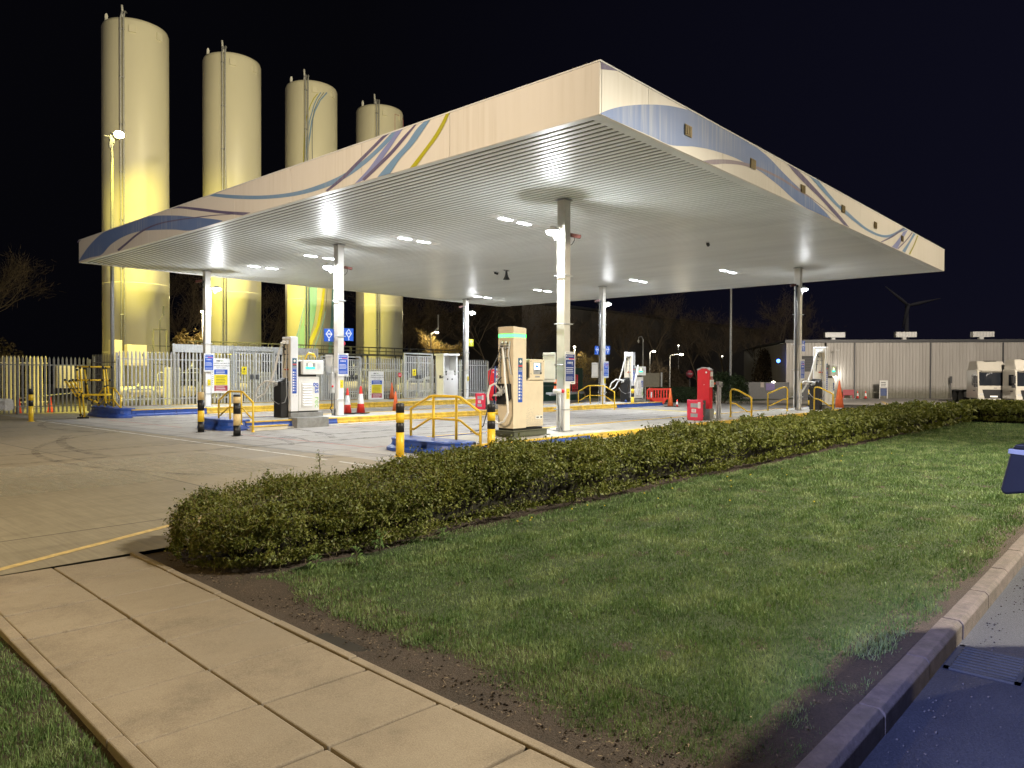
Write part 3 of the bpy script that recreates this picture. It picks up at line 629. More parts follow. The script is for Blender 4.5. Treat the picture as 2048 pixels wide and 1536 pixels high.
tankg = 'tall cream gas tanks behind the fence'
def tank(X, label, first=False):
    t = thing('storage_tank', label, 'tank', (X,32,-.2), 0, tankg); Rr = 1.725
    b = MB(); b.lathe([(Rr,.9),(Rr,21.25),(Rr-.06,21.42),(Rr-.22,21.50),(Rr-.5,21.545),(.05,21.60)], n=96); b.build('shell', M['tank'], t)
    b = MB()
    for z in (3.05, 6.9): b.lathe([(Rr+.001,z),(Rr+.006,z+.012),(Rr+.006,z+.022),(Rr+.001,z+.034)], n=96, caps=False)
    b.build('weld_ring', M['tank'], t)
    b = MB(); b.lathe([(Rr-.12,0),(Rr-.12,.9)], n=48); b.build('skirt', M['conc_dark'], t)
    a = -2.35; ca, sa = math.cos(a), math.sin(a)
    b = MB()
    for da, r_ in ((0,.045),(.09,.045)):
        q = [( (Rr+.11)*math.cos(a+da), (Rr+.11)*math.sin(a+da))]*1; qx, qy = q[0]
        b.tube([(qx,qy,.6),(qx,qy,21.3),(qx*.9,qy*.9,21.75),(qx*.75,qy*.75,21.8)], r_, 8)
    b.build('riser_pipe', M['galv'], t)
    b = MB()
    for z in np.arange(2.5, 21, 2.6): b.box((Rr+.02)*ca-.12,(Rr+.1)*sa-.05,z,(Rr+.02)*ca+.2,(Rr+.1)*sa+.05,z+.05)
    b.build('pipe_clip', M['grey'], t)
    b = MB(); b.tube([(-.9,-.6,21.6),(-.95,-.6,22.35)], .06, 10); b.tube([(-.9,-.6,21.6),(-.9,-.6,22.0)], .085, 10); b.build('vent_stack', M['white'], t)
    b = MB()
    for aa in (PI, 0.2):
        lx, ly = 1.55*math.cos(aa), 1.55*math.sin(aa); b.prism([(lx-.08,21.4),(lx+.08,21.4),(lx+.08,21.75),(lx+.03,21.86),(lx-.03,21.86),(lx-.08,21.75)], 'y', ly-.03, ly+.03)
    b.build('lifting_lug', M['white'], t)
    for aa in (-2.02, -1.2):
        b = MB(); c_, s_ = math.cos(aa), math.sin(aa); u = Vector((-s_, c_, 0)); nrm = Vector((c_, s_, 0)); p = nrm*(Rr-.02)
        q = [p+u*.17, p-u*.17, p-u*.17+nrm*.10, p+u*.17+nrm*.10]
        b.hexa([(v.x,v.y,20.62) for v in q], [(v.x,v.y,21.0) for v in q]); b.build('lifting_bracket', M['tank'], t)
    return t
T1 = tank(1.2, 'tallest looking and leftmost cream tank, beside the yellow floodlight pole')
T2 = tank(6.98, 'second cream tank from the left, plain, above the canopy edge')
T3 = tank(12.7, 'cream tank painted with curving blue, teal and olive stripes')
T4 = tank(18.54, 'rightmost cream tank with a faint framed patch near its top')
for i, (c, prs) in enumerate(TANK):
    b = MB(); P_ = [np.array([*a, *q]) for a, q in prs]; v = []
    seg = []
    for k in range(len(P_)-1):
        for j in range(6): seg.append(P_[k]+(P_[k+1]-P_[k])*j/6)
    seg.append(P_[-1]); rr = 1.725+.012+.0015*i
    nw = 5 if c in ('teal','olive') else 2
    for s_ in seg:
        for u in range(nw):
            f = u/(nw-1); a = s_[0]*(1-f)+s_[2]*f; v.append((rr*math.cos(a), rr*math.sin(a), s_[1]*(1-f)+s_[3]*f+.2))
    b.add(v, [(k*nw+u, k*nw+u+1, (k+1)*nw+u+1, (k+1)*nw+u) for k in range(len(seg)-1) for u in range(nw-1)], 0, True); b.build('painted_stripe', M['v_'+c], T3, fix=False)
b = MB()
a0, a1, za, zb = -1.55, -.75, 17.2, 20.9; F = lambda a, z: (1.74*math.cos(a), 1.74*math.sin(a), z)
b.tube([F(a0+(a1-a0)*k/12, zb) for k in range(13)], .014, 5); b.tube([F(a0,zb),F(a0,za)], .014, 5); b.tube([F(a1,zb),F(a1,za)], .014, 5); b.build('outline_mark', M['maroon'], T4)

# floodlight pole in front of the first tank
t = thing('floodlight_pole', 'tall grey pole with a bright yellow floodlight in front of the leftmost tank', 'lamp post', (-2.55,25.0,-.17))
b = MB(); b.tube([(0,0,0),(0,0,6),(0,0,13.2)], [.1,.085,.065], 12); b.build('pole', M['grey'], t)
b = MB(); b.box(-.35,-.04,12.95,.12,.04,13.0); b.box(-.1,-.08,12.7,.1,.08,13.05); b.box(-.14,-.12,12.45,-.02,.0,12.7); b.build('bracket', M['grey'], t)
b = MB(); b.hexa([(.05,-.2,12.95),(.3,-.2,12.9),(.3,.2,12.9),(.05,.2,12.95)], [(.0,-.22,13.15),(.34,-.22,13.3),(.34,.22,13.3),(.0,.22,13.15)]); b.build('lamp_head', M['galv'], t, bevel=.02)
b = MB(); b.ball((.24,-.26,13.1), .19, sq=(1.2,.6,.9)); b.build('lamp_lens', M['sodium'], t)
SP = spot('floodlight_beam', (-2.2,24.9,12.95), (6.5,31,.5), 2400, (1.0,.84,.10), 122, .7)
spot('floodlight_beam', (-2.15,24.95,12.9), (1.4,30.4,-.5), 8500, (1.0,.85,.17), 66, .9)
spot('floodlight_beam', (-2.1,24.9,12.95), (14,30.5,3.0), 13500, (1.0,.86,.20), 50, .8)

# ------------------------------------------------------------------ bollards, railings, cones
def bollard(loc, bands, label, r=.085, rz=0):
    t = thing('bollard', label, 'bollard', loc, rz, 'striped steel bollards')
    z = 0
    for mname, h in bands:
        b = MB(); last = (mname, h) == bands[-1]
        pr = [(r,z),(r,z+h-.02 if last else z+h)] + ([(r-.02,z+h)] if last else []); b.lathe(pr, n=24)
        b.build('band', M[mname], t); z += h + .001
    b = MB(); b.lathe([(r*1.5,0),(r*1.5,.012)], n=20); b.build('base_flange', M[bands[0][0]], t)
    return t
bollard((-7.25,19.8,-.14), [('yellow',.58),('black',.22),('yellow',.22),('black',.22)], 'striped bollard standing alone at far left in front of the palisade fence')
M['fadedyellow'] = mat('faded_yellow', (.66,.50,.24), .5, var=.12, dirt=.3, scale=6)
bollard((-5.52,9.5,-.07), [('black',.32),('yellow',.33),('black',.32),('fadedyellow',.24)], 'bollard with a pale worn cap, left of the middle island nose', .095)
bollard((-5.54,7.25,-.05), [('black',.30),('fadedyellow',.32),('black',.30),('fadedyellow',.18),('black',.06)], 'bollard with pale bands and a thin black cap, right of the middle island nose', .1)
bollard((-5.95,-.4,0), [('yellow',.5),('black',.2),('yellow',.2),('black',.2)], 'bollard left of the nearest island nose, bolted to the ground')
bollard((-4.5,-1.62,0), [('yellow',.56),('black',.17),('yellow',.18),('black',.17)], 'bollard right of the nearest island nose, just behind the hedge')
bollard((18.4,9.64,-.07), [('yellow',.58),('black',.2),('yellow',.24),('black',.17)], 'bollard at the far end of the middle island, before the red barrier')
bollard((22.0,1.42,-.01), [('black',.22),('yellow',.26),('black',.28),('yellow',.24),('black',.12)], 'bollard behind the right column, beside the rightmost dispenser', .1)
t = thing('marker_post', 'thin white leaning post behind the far yellow bollard', 'marker post', (18.6,9.7,-.06)); b = MB(); b.tube([(0,0,1.0),(.1,-.09,1.7),(.17,-.16,2.32)], [.06,.055,.02], 8); b.tube([(0,0,0),(0,0,1.02)], .03, 8); b.build('post', M['white_clean'], t)

def rail(loc, ys, label, half=0):
    """bent tubular railing across the island; ys: outer, inner, inner, outer (or a half of it)"""
    t = thing('railing', label, 'railing', loc, 0, 'yellow tubular railings on the islands'); r = .031; gz_ = -loc[2]
    b = MB()
    if not half:
        o0, i0, i1, o1 = ys
        b.tube([(0,o0,0),(0,o0,.9),(0,i0+.12*(1 if o0>i0 else -1),1.2),(0,i0,1.215),(0,i1,1.215),(0,i1-.12*(1 if i1>o1 else -1),1.2),(0,o1,.9),(0,o1,0)], r, 10); b.build('top_rail', M['yellow'], t)
        b = MB(); d = .12 if o0 > i0 else -.12
        b.tube([(0,o0,.42),(0,o0-d,.44),(0,i0+d,.7),(0,i0,.71),(0,i1,.71),(0,i1-d,.7),(0,o1+d,.44),(0,o1,.42)], r*.85, 10); b.build('mid_rail', M['yellow'], t)
        for y in (i0, i1):
            b = MB(); b.tube([(0,y,.2),(0,y,1.215)], r, 10); b.lathe([(.05,.2),(.05,.215),(.03,.25)], (0,y,0), 12); b.build('post', M['yellow'], t)
        b = MB()
        for y in (o0, o1): b.lathe([(.055,0),(.055,.02),(.034,.06)], (0,y,0), 12); b.ball((0,y,.9), .036); b.ball((0,y,.42), .036)
        for y in (i0, i1): b.ball((0,y,1.215), .036); b.ball((0,y,.71), .036)
        b.build('fittings', M['yellow'], t)
    else:
        inn, out = ys; d = .14 if out > inn else -.14
        b.tube([(0,inn,.2),(0,inn,1.13),(0,inn+d*.3,1.2),(0,inn+d,1.205),(0,inn+d*2,1.17),(0,out-d*.3,.94),(0,out,.89),(0,out,0)], r, 10); b.build('top_rail', M['yellow'], t)
        b = MB(); b.tube([(0,inn,.7),(0,inn+d,.7),(0,inn+d*1.6,.67),(0,out-d,.42),(0,out,.41)], r*.85, 10); b.build('mid_rail', M['yellow'], t)
        b = MB(); b.lathe([(.05,.2),(.05,.215),(.03,.25)], (0,inn,0), 12); b.ball((0,out,.9), .036); b.ball((0,out,.41), .034); b.ball((0,inn,.7), .034); b.build('fittings', M['yellow'], t)
    return t
rail((-4.6,0,0), (.86,.08,-.66,-1.40), 'yellow railing round the blue nose of the nearest island')
rail((-4.5,0,-.07), (10.45,9.7,9.0,8.28), 'yellow railing round the blue nose of the middle island')
rail((-4.05,0,-.14), (22.4,21.6,20.65,19.85), 'yellow railing on the farthest island nose, behind the yellow scaffold steps')
rail((15.4,0,-.07), (11.05,10.3,9.5,8.78), 'yellow railing at the far end of the middle island')
rail((9.2,0,0), (-.42,-1.2), 'half railing just right of the tall red pillar', 1)
rail((15.2,0,0), (-.1,.74), 'half railing left of the right column, sloping down to the left', 1)
rail((16.6,0,0), (-.72,-1.5), 'half railing right of the right column, in front of the rightmost dispenser', 1)

def cone(loc, h, label, m='conered', band=True, group='traffic cones'):
    t = thing('traffic_cone', label, 'traffic cone', loc, random.uniform(0,1.5), group); r0, r1 = .155*h/.95, .03
    R = lambda z: r0+(r1-r0)*(z/h)
    z0 = .035
    b = MB(); b.prism([(-.21*h,-.25*h),(.21*h,-.25*h),(.25*h,-.21*h),(.25*h,.21*h),(.21*h,.25*h),(-.21*h,.25*h),(-.25*h,.21*h),(-.25*h,-.21*h)], 'z', 0, z0); b.build('base', M['rubber'], t, bevel=.008)
    b = MB(); b.lathe([(R(z0),z0),(R(h*.97),h*.97),(R(h)*.7,h)], n=28); o = b.build('cone_body', M[m], t)
    if band:
        b = MB(); b.lathe([(R(h*.36)+.003,h*.36),(R(h*.72)+.003,h*.72)], n=28, caps=False); b.build('reflective_band', M['coneband'], t)
    return t
cone((.78,10.95,.19), .98, 'red and white cone nearest the column, on the middle island')
cone((1.32,10.85,.19), 1.05, 'taller red and white cone, second from the column, before the white board')
cone((6.6,15.3,-.1), .98, 'plain orange cone standing on the lane beyond the middle island', 'orange', False)
cone((12.45,22.9,.19), 1.0, 'dull orange cone beside the white board at the fence', 'orange', False)
cone((22.6,11.9,-.08), 1.0, 'plain orange cone half hidden behind the far white dispenser', 'orange', False)
cone((25.0,12.45,-.09), .98, 'red cone with white band left of the red barrier')
cone((20.8,8.7,-.06), 1.02, 'orange cone right of the red barrier, behind the far bollard', 'orange', False)
cone((20.5,8.1,-.06), .42, 'small red and white cone on the far lane')
cone((22.9,.3,0), 1.45, 'tall plain orange-red cone right of the rightmost dispenser', 'orange', False)
for k, (dx, nm) in enumerate(((0,'left'),(.75,'right'))): cone((63.0+dx*.55,11.6-dx*.85,-.62), .8, nm+' one of the two red and white cones at the corrugated building', 'conered')
t = thing('plastic_barrier', 'red plastic slatted barrier between two cones', 'barrier', (23.7,11.2,-.08), -.83)
b = MB(); b.prism([(-.72,.25),(-.72,.85),(-.6,.98),(.72,.98),(.72,.25),(.45,.12),(.2,.12),(.1,.2),(-.1,.2),(-.2,.12),(-.45,.12)][:0] or [(-.72,.86),(-.6,.98),(.72,.98),(.72,.86)], 'y', -.03, .03)
b.box(-.72,-.03,.3,.72,.03,.4); b.prism([(-.4,.3),(.5,.3),(.35,.05),(.15,0),(-.2,.1)], 'y', -.028, .028)
for k in range(9): b.box(-.72+k*.17,-.02,.4,-.64+k*.17,.02,.86)
b.build('panel', M['conered'], t, bevel=.008); b = MB(); b.box(-.45,-.25,-.0,-.3,.25,.05); b.box(.35,-.25,0,.5,.25,.05); b.build('foot', M['rubber'], t)

# ------------------------------------------------------------------ dispensers
def blue_panel(t, x0, x1, z0, z1, y):
    b = MB(); b.box(x0,y-.006,z0,x1,y,z1); o = b.build('instruction_strip', M['signblue'], t); w = x1-x0; h = z1-z0; cx_ = (x0+x1)/2
    b = MB(); b.box(x0+.004,y-.0075,z1-h*.27,x1-.004,y-.006,z1-.004); b.build('header', mat('sign_teal', (.01,.10,.16), .4), o)
    b = MB(); d = w*.32; zc = z1-h*.075; b.add([(cx_-d,y-.010,zc),(cx_,y-.010,zc-d),(cx_+d,y-.010,zc),(cx_,y-.010,zc+d)], [(0,1,2,3)]); b.build('diamond', M['white'], o)
    b = MB()
    for k in range(4): b.box(x0+w*(.08+.23*k),y-.010,z1-h*.20,x0+w*(.22+.23*k),y-.008,z1-h*.155)
    b.build('symbols', M['conered'], o)
    b = MB()
    for k in range(4): b.box(x0+w*.1,y-.010,z1-h*(.23+.012*k*2),x1-w*.1,y-.009,z1-h*(.236+.024*k))
    for k in range(8):
        zz = z1-h*(.40+.073*k); b.box(x0+w*.08,y-.010,zz-.024,x0+w*.42,y-.008,zz+.024)
        for q in range(3): b.box(x0+w*.52,y-.010,zz-.02+q*.017,x0+w*(.9-.1*q),y-.009,zz-.014+q*.017)
    b.build('pictograms', M['wtxt'], o)

# the dispenser with the green light band
t = thing('gas_dispenser', 'tall cream dispenser with a glowing green band and a screen cabinet', 'fuel dispenser', (-2.58,-.51,0), 0)
W1, D1, Wc, ZT1, ZC1 = .47, .50, 1.15, 2.86, 2.08
b = MB(); b.box(-.03,-.06,.2,1.2,.6,.335); b.box(-.11,-.10,.335,1.27,.64,.35); b.box(-.16,-.1,.195,-.02,-.04,.215); b.box(1.2,-.1,.195,1.3,-.04,.215); b.build('plinth', mat('green_grey_steel', (.11,.12,.08), .5, .2, dirt=.4), t, bevel=.004)
b = MB(); b.box(.03,.03,.35,1.12,.5,.40); b.build('recess', M['black'], t)
cab = mat('dispenser_cream', (.70,.60,.44), .38, var=.03, dirt=.12)
b = MB(); b.box(0,0,.40,W1,D1,ZT1-.26); b.prism([(0,ZT1-.18),(W1,ZT1-.18),(W1,ZT1-.03),(0,ZT1)], 'y', 0, D1); b.box(.02,.02,ZT1-.27,W1-.02,D1-.02,ZT1-.17); b.build('tower', cab, t, bevel=.006)
b = MB()
for q in ((.01,-.004,W1-.01,.02),(.01,D1-.02,W1-.01,D1+.004),(-.004,.02,.02,D1-.02),(W1-.02,.02,W1+.004,D1-.02)): b.box(q[0],q[1],ZT1-.262,q[2],q[3],ZT1-.182)
b.build('light_band', M['led'], t, bevel=.008)
point('green_glow', (W1+.14,.2,ZT1-.22), 4, (.05,1,.3), t, .1)
b = MB(); b.box(W1+.01,.02,.42,Wc,.52,1.56); b.prism([(W1+.04,1.57),(Wc,1.57),(Wc,ZC1),(W1+.12,ZC1),(W1+.12,1.62)], 'y', -.02, .5); b.build('cabinet', cab, t, bevel=.01)
b = MB(); b.box(W1,.03,1.5,W1+.1,.48,2.0); b.build('side_recess', M['black'], t)
dm = MB()
for i in range(18):
    for j in range(16):
        if random.random() < .95-(j/16)*.7-(i/18)*.25: dm.lathe([(.011,0),(.007,.002)], (0,0,0), 6); 
b = MB()
for j in range(22):
    for i in range(26):
        if random.random() < 1.05-(j/22)*1.15-(i/26)*.35:
            x_, z_ = W1+.04+i*.0245+(.012 if j % 2 else 0), .46+j*.024; s_ = .0075
            b.add([(x_-s_,.016,z_),(x_,.016,z_-s_),(x_+s_,.016,z_),(x_,.016,z_+s_)], [(0,1,2,3)])
b.build('dot_pattern', M['grey'], t, fix=False)
b = MB(); b.box(.72,-.03,1.71,1.02,-.02,2.0); p = b.build('display_frame', M['grey'], t, bevel=.006)
b = MB(); b.box(.735,-.036,1.83,.94,-.030,1.98); b.build('screen', M['screen'], p)
b = MB(); b.box(.775,-.039,1.885,.88,-.0365,1.915); b.prism([(.79,1.915),(.865,1.915),(.84,1.94),(.81,1.94)], 'y', -.039, -.0365); b.build('screen_icon', M['signblue'], p)
b = MB()
for k in range(3): b.box(.78+k*.05,-.036,1.795,.81+k*.05,-.03,1.812)
b.tube([(.985,-.03,1.74),(.985,-.05,1.74)], .022, 12); b.build('buttons', M['dgrey'], p)
b = MB(); 
for (a, c) in ((.62,2.03),(.62,1.72),(1.1,2.03)): b.tube([(a,-.02,c),(a,-.028,c)], .009, 8)
b.build('screws', M['dgrey'], t)
b = MB(); b.box(.78,-.024,1.63,.96,-.021,1.67); b.build('small_label', M['grey'], t)
b = MB(); b.box(.85,.012,.60,1.11,.018,.68); q = b.build('maker_label', M['white'], t); b = MB(); b.box(.88,.009,.625,.97,.012,.655); b.box(1.03,.009,.62,1.09,.012,.66); b.build('label_marks', M['txt'], q)
blue_panel(t, .17, .325, 1.03, 2.1, -.001)
b = MB(); b.prism([(.06,1.12),(.06,1.48),(.47,1.48),(.47,.98),(.24,.98)], 'x', -.10, 0); b.build('holster', M['black'], t, bevel=.01)
b = MB(); b.tube([(-.06,.30,2.35),(-.09,.24,2.1),(-.10,.2,1.9),(-.15,.14,1.6),(-.19,.02,1.1),(-.19,.0,.8),(-.20,.12,.58),(-.22,.28,.52),(-.25,.42,.62),(-.30,.52,.9),(-.30,.56,1.2),(-.26,.52,1.42),(-.20,.42,1.48),(-.14,.34,1.38),(-.13,.30,1.30)], .028, 10); b.build('white_hose', M['hose'], t)
b = MB(); b.tube([(-.05,.36,2.4),(-.1,.44,2.1),(-.16,.60,1.8),(-.18,.66,1.4),(-.17,.70,.8),(-.2,.8,.45),(-.22,.95,.32),(-.25,1.2,.28)], .014, 8); b.tube([(-.1,.5,1.2),(-.2,.62,.8),(-.22,.6,.6),(-.2,.5,.62)], .01, 6); b.build('thin_hose', M['dgrey'], t)
b = MB(); b.tube([(-.05+.0*k, .36+.035*math.cos(k*1.05)+.002*k, 2.25-.012*k) for k in range(70)], .006, 5); b.build('coil', M['black'], t)
b = MB(); b.tube([(-.02,.1,2.5),(-.05,.12,2.2),(-.05,.08,1.9),(-.06,.02,1.7)], .016, 8); b.tube([(-.03,.40,2.45),(-.03,.40,1.5)], .012, 6); b.tube([(-.03,.22,2.42),(-.03,.25,1.5)], .016, 6)
for zz in (2.4,2.34,2.1): b.box(-.07,.14,zz,-.0,.44,zz+.022)
b.ball((-.06,.33,2.47), .04); b.ball((-.06,.2,2.47), .035); b.build('pipework', M['galv'], t)
b = MB(); b.tube([(-.10,.18,1.32),(-.22,.34,1.22)], .045, 12); b.ball((-.14,.24,1.3), .075); b.tube([(-.12,.16,1.44),(-.20,.28,1.18)], .02, 8); b.tube([(-.1,.3,1.42),(-.2,.2,1.2)], .018, 8); b.lathe([(.06,-.02),(.06,.02)], (-.24,.36,1.2), 14); b.build('nozzle', M['galv'], t)
b = MB(); b.tube([(-.12,.26,1.62),(-.17,.26,1.62),(-.2,.3,1.56),(-.2,.34,1.46),(-.15,.36,1.42)], .012, 6); b.tube([(-.14,.34,1.28),(-.22,.48,1.14),(-.2,.42,1.08)], .03, 8); b.build('nozzle_grip', M['black'], t)
b = MB(); b.tube([(-.05,.55,1.9),(-.06,.56,1.2),(-.05,.57,.6)], .022, 6); b.build('blue_sleeve', M['blue'], t)

def old_dispenser(loc, label, first=True):
    t = thing('gas_dispenser', label, 'fuel dispenser', loc, 0, 'white dispensers with louvred cabinets'); w, d, wc = .29, .56, 1.14
    b = MB(); b.box(0,0,.40,w,d,2.98); b.box(-.012,.02,2.9,.03,d-.02,2.96); b.build('tower', M['white_clean'], t, bevel=.02)
    b = MB(); b.box(-.004,.03,1.46,0,d-.03,2.9); b.build('side_panel', M['cream'], t)
    b = MB(); b.box(-.30,.14,.2,-.006,d+.05,1.42); b.prism([(-.3,1.42),(-.006,1.42),(-.006,1.56),(-.05,1.56)], 'y', .16, d+.03); b.build('holster_box', M['black'], t, bevel=.02)
    b = MB(); b.box(.0,.0,.2,1.3,d+.05,.36); b.build('plinth', M['conc_dark'], t, bevel=.01)
    b = MB(); b.box(.04,.03,.36,wc-.04,d-.04,.40); b.build('recess', M['black'], t)
    b = MB(); b.box(w+.004,0,.40,wc,d,1.60); c_ = b.build('cabinet', M['white'], t, bevel=.03)
    b = MB(); b.box(w+.13,-.02,.53,w+.57,0,1.40); b.build('louvre_frame', M['white'], c_, bevel=.006)
    b = MB()
    for k in range(9):
        z = .57+k*.09; b.prism([(-.02,z),(-.05,z+.01),(-.05,z+.03),(-.02,z+.075)], 'x', w+.17, w+.53)
    b.build('louvres', M['white_clean'], c_)
    b = MB(); b.box(w+.03,.04,1.60,wc-.1,d-.04,2.12); b.build('neck', M['black'], t)
    b = MB(); b.box(w+.12,-.10,1.68,1.25,.36,2.18); k_ = b.build('console', M['white'], t, bevel=.025)
    b = MB(); b.box(.55,-.105,1.86,.90,-.10,2.08); sf = b.build('display', M['grey'], k_)
    b = MB(); b.box(.62,-.109,1.95,.78,-.105,2.06); b.build('screen', M['screeny'], sf)
    b = MB(); b.prism([(.50,1.905),(.54,1.87),(.86,1.87),(.90,1.905),(.86,1.94),(.54,1.94)], 'y', -.112, -.107); b.build('indicator', M['screeng'], sf)
    b = MB(); b.box(.98,-.104,1.85,1.14,-.10,2.1); b.build('notice', M['coneband'], k_); b = MB()
    for q in range(7): b.box(1.0,-.107,1.87+.03*q,1.12,-.104,1.877+.03*q)
    b.build('print', M['grey'], k_)
    blue_panel(t, .06, .225, 1.02, 2.24, -.001)
    b = MB()
    for x_, z_ in ((.07,.93),(.2,.93)): b.box(x_,-.003,z_,x_+.05,-.0005,z_+.012)
    b.build('printed_marks', M['grey'], t)
    b = MB(); b.box(-.10,.1,2.72,-.01,.42,2.86); b.tube([(-.05,.15,2.8),(-.2,.3,2.74)], .05, 10); b.build('hose_head', M['white'], t, bevel=.015)
    b = MB(); b.tube([(-.14,.34,2.72),(-.22,.42,2.4),(-.30,.50,1.9),(-.38,.60,1.5),(-.55,.80,1.0),(-.68,.98,.86),(-.75,1.02,.95),(-.66,.95,1.25),(-.5,.75,1.45),(-.36,.5,1.42),(-.2,.36,1.38)], .036, 10); b.build('white_hose', M['hose'], t)
    b = MB(); b.tube([(-.01,.2,2.6),(-.06,.16,2.2),(-.08,.14,1.8),(-.14,.04,1.4),(-.16,-.02,.95),(-.2,.05,.72),(-.32,.25,.66),(-.42,.45,.78),(-.45,.6,1.0)], .014, 8); b.build('thin_hose', M['grey'], t)
    b = MB(); b.tube([(-.02,.2,2.7),(-.03,.18,2.2),(-.02,.2,1.6)], .010, 6); b.tube([(-.02,.40,2.75),(-.04,.38,2.5),(-.02,.40,2.2),(-.02,.42,1.9)], .012, 6)
    for yy, zz in ((.14,2.36),(.3,2.36),(.15,2.2),(.34,2.2),(.36,2.62),(.30,2.7),(.18,1.9)): b.box(-.03,yy,zz,-.004,yy+.09,zz+.02)
    b.ball((-.05,.36,2.62), .04); b.ball((-.04,.3,2.55), .03); b.build('pipework', M['dgrey'], t)
    b = MB(); b.tube([(-.03,.12,1.85),(-.05,.3,1.85)], .028, 8); b.build('red_clip', mat('rust_red', (.5,.10,.04), .5), t)
    b = MB(); b.ball((-.28,.42,1.36), .09); b.tube([(-.36,.5,1.28),(-.2,.34,1.44)], .045, 10); b.tube([(-.34,.34,1.42),(-.2,.5,1.26)], .03, 8); b.tube([(-.38,.55,1.46),(-.42,.62,1.3)], .025, 8); b.build('nozzle', M['galv'], t)
    return t, c_, k_
d2, cab2, con2 = old_dispenser((-2.01,10.3,0), 'white dispenser with louvres and green-blue lettering on the middle island, nearest one')
def logo(parent):
    text('gas', .30, (1.045,-.004,1.20), (PI/2, PI/2, 0), M['signblue'], parent, 'logo', 'CENTER', 1, .002, .004)
    text('rec', .30, (1.045,-.004,.70), (PI/2, PI/2, 0), mat('logo_green', (.22,.55,.03), .4), parent, 'logo', 'CENTER', 1, .002, -.002)
logo(cab2)
d3 = dup(d2, 'white dispenser at the far end of the middle island, behind the far railing', (19.25,10.2,0))
d4 = dup(d2, 'rightmost white dispenser, brightly lit, beside the right column', (17.8,-.78,0))
b = MB(); b.tube([(.55,-.02,2.18),(.62,-.02,2.36),(.72,-.0,2.42),(.9,.0,2.38),(.98,.0,2.28)], [.02,.03,.045,.045,.03], 10); b.build('yellow_handle', M['yellow'], d2)
b = MB(); b.box(-.25,.2,.2,-.05,.45,.34); b.tube([(-.2,.3,.3),(-.35,.2,.25),(-.5,.1,.22)], .06, 8); b.build('blue_boot', M['blue'], d3)

# ------------------------------------------------------------------ red pillars, cabinets, hose stand
def pillar(loc, label):
    t = thing('red_service_pillar', label, 'service pillar', loc, 0, 'red service pillars on the islands')
    b = MB(); b.box(.02,.0,.2,.34,.42,.55); b.build('plinth', M['conc_dark'], t, bevel=.01)
    b = MB(); b.prism([(0,.56),(.46,.56),(.46,1.86),(.30,1.93),(.12,1.93),(0,1.86)], 'x', 0, .24); b.build('body', M['red'], t, bevel=.02)
    b = MB(); b.prism([(-.0,1.868),(.12,1.94),(.30,1.94),(.46,1.868),(.46,1.90),(.30,1.97),(.12,1.97),(-.0,1.90)], 'x', -.01, .25); b.build('cap', M['galv'], t)
    b = MB(); b.box(.05,-.02,1.66,.22,0,1.82); b.box(.02,-.03,1.30,.27,0,1.55); b.build('instruction_plate', M['white'], t, bevel=.005)
    b = MB(); b.box(.06,-.025,1.84,.2,0,1.89); b.box(.09,-.025,1.58,.18,0,1.63); b.build('coin_unit', M['grey'], t)
    b = MB()
    for k in range(4): b.box(.05,-.034,1.34+.05*k,.11,-.03,1.36+.05*k); b.box(.15,-.034,1.34+.05*k,.22,-.03,1.36+.05*k)
    b.build('print', M['grey'], t)
    b = MB(); b.tube([(-.001,.12,1.8),(-.008,.12,1.8)], .035, 14); b.tube([(-.001,.2,1.38),(-.006,.2,1.38)], .015, 8); b.build('badge', M['white'], t)
    b = MB(); b.ball((.32,-.02,1.42), .05, sq=(1.3,.7,.8)); b.build('amber_lamp', M['orange'], t)
    b = MB(); b.box(.26,.0,.9,.36,.2,1.2); b.tube([(.36,.1,1.1),(.42,.1,.8),(.40,.1,.3)], .014, 6); b.build('side_box', M['dgrey'], t)
    return t
def cabinet(loc, label):
    t = thing('extinguisher_cabinet', label, 'extinguisher cabinet', loc, 0, 'red extinguisher cabinets')
    b = MB(); b.box(.04,0,.2,.24,.55,.86); b.build('case', M['dgrey'], t, bevel=.012)
    b = MB(); b.box(-.03,-.01,.19,.04,.56,.88); d = b.build('door', M['pinkred'], t, bevel=.02)
    b = MB(); b.box(-.034,.14,.62,-.029,.42,.76); b.build('window', M['grey'], d)
    b = MB(); b.box(-.034,.16,.30,-.029,.42,.42); b.build('window', M['grey'], d)
    b = MB(); b.box(-.036,.06,.60,-.030,.15,.80); b.box(-.036,.22,.46,-.030,.38,.57); q = b.build('notice', M['white'], d)
    b = MB()
    for k in range(5): b.box(-.038,.08,.63+.03*k,-.036,.13,.64+.03*k); b.box(-.038,.25,.48+.017*k,-.036,.35,.487+.017*k)
    b.build('print', M['maroon'], q)
    b = MB(); b.box(-.035,.02,.245,-.029,.54,.25); b.build('seam', M['maroon'], d)
    b = MB()
    for z in (.32,.74): b.box(-.0,-.03,z,.05,0,z+.04)
    b.build('latch', M['pinkred'], d)
    return t
pillar((7.32,-.55,0), 'tall red pillar with white plates on the nearest island'); cabinet((6.7,-.62,0), 'pinkish red extinguisher cabinet at the foot of the nearer red pillar')
pillar((7.65,9.75,0), 'red pillar on the middle island, left of the cream dispenser'); cabinet((7.1,9.85,0), 'red extinguisher cabinet on the middle island, seen past the yellow railing')
t = thing('hose_stand', 'grey twin-post stand with a roller head beside the nearer red pillar', 'stand', (7.95,-.55,.19))
b = MB(); b.box(-.03,-.03,0,.03,.03,1.2); b.box(.12,-.03,0,.18,.03,1.2); b.box(-.05,-.05,0,.3,.05,.02); b.build('posts', M['galv'], t)
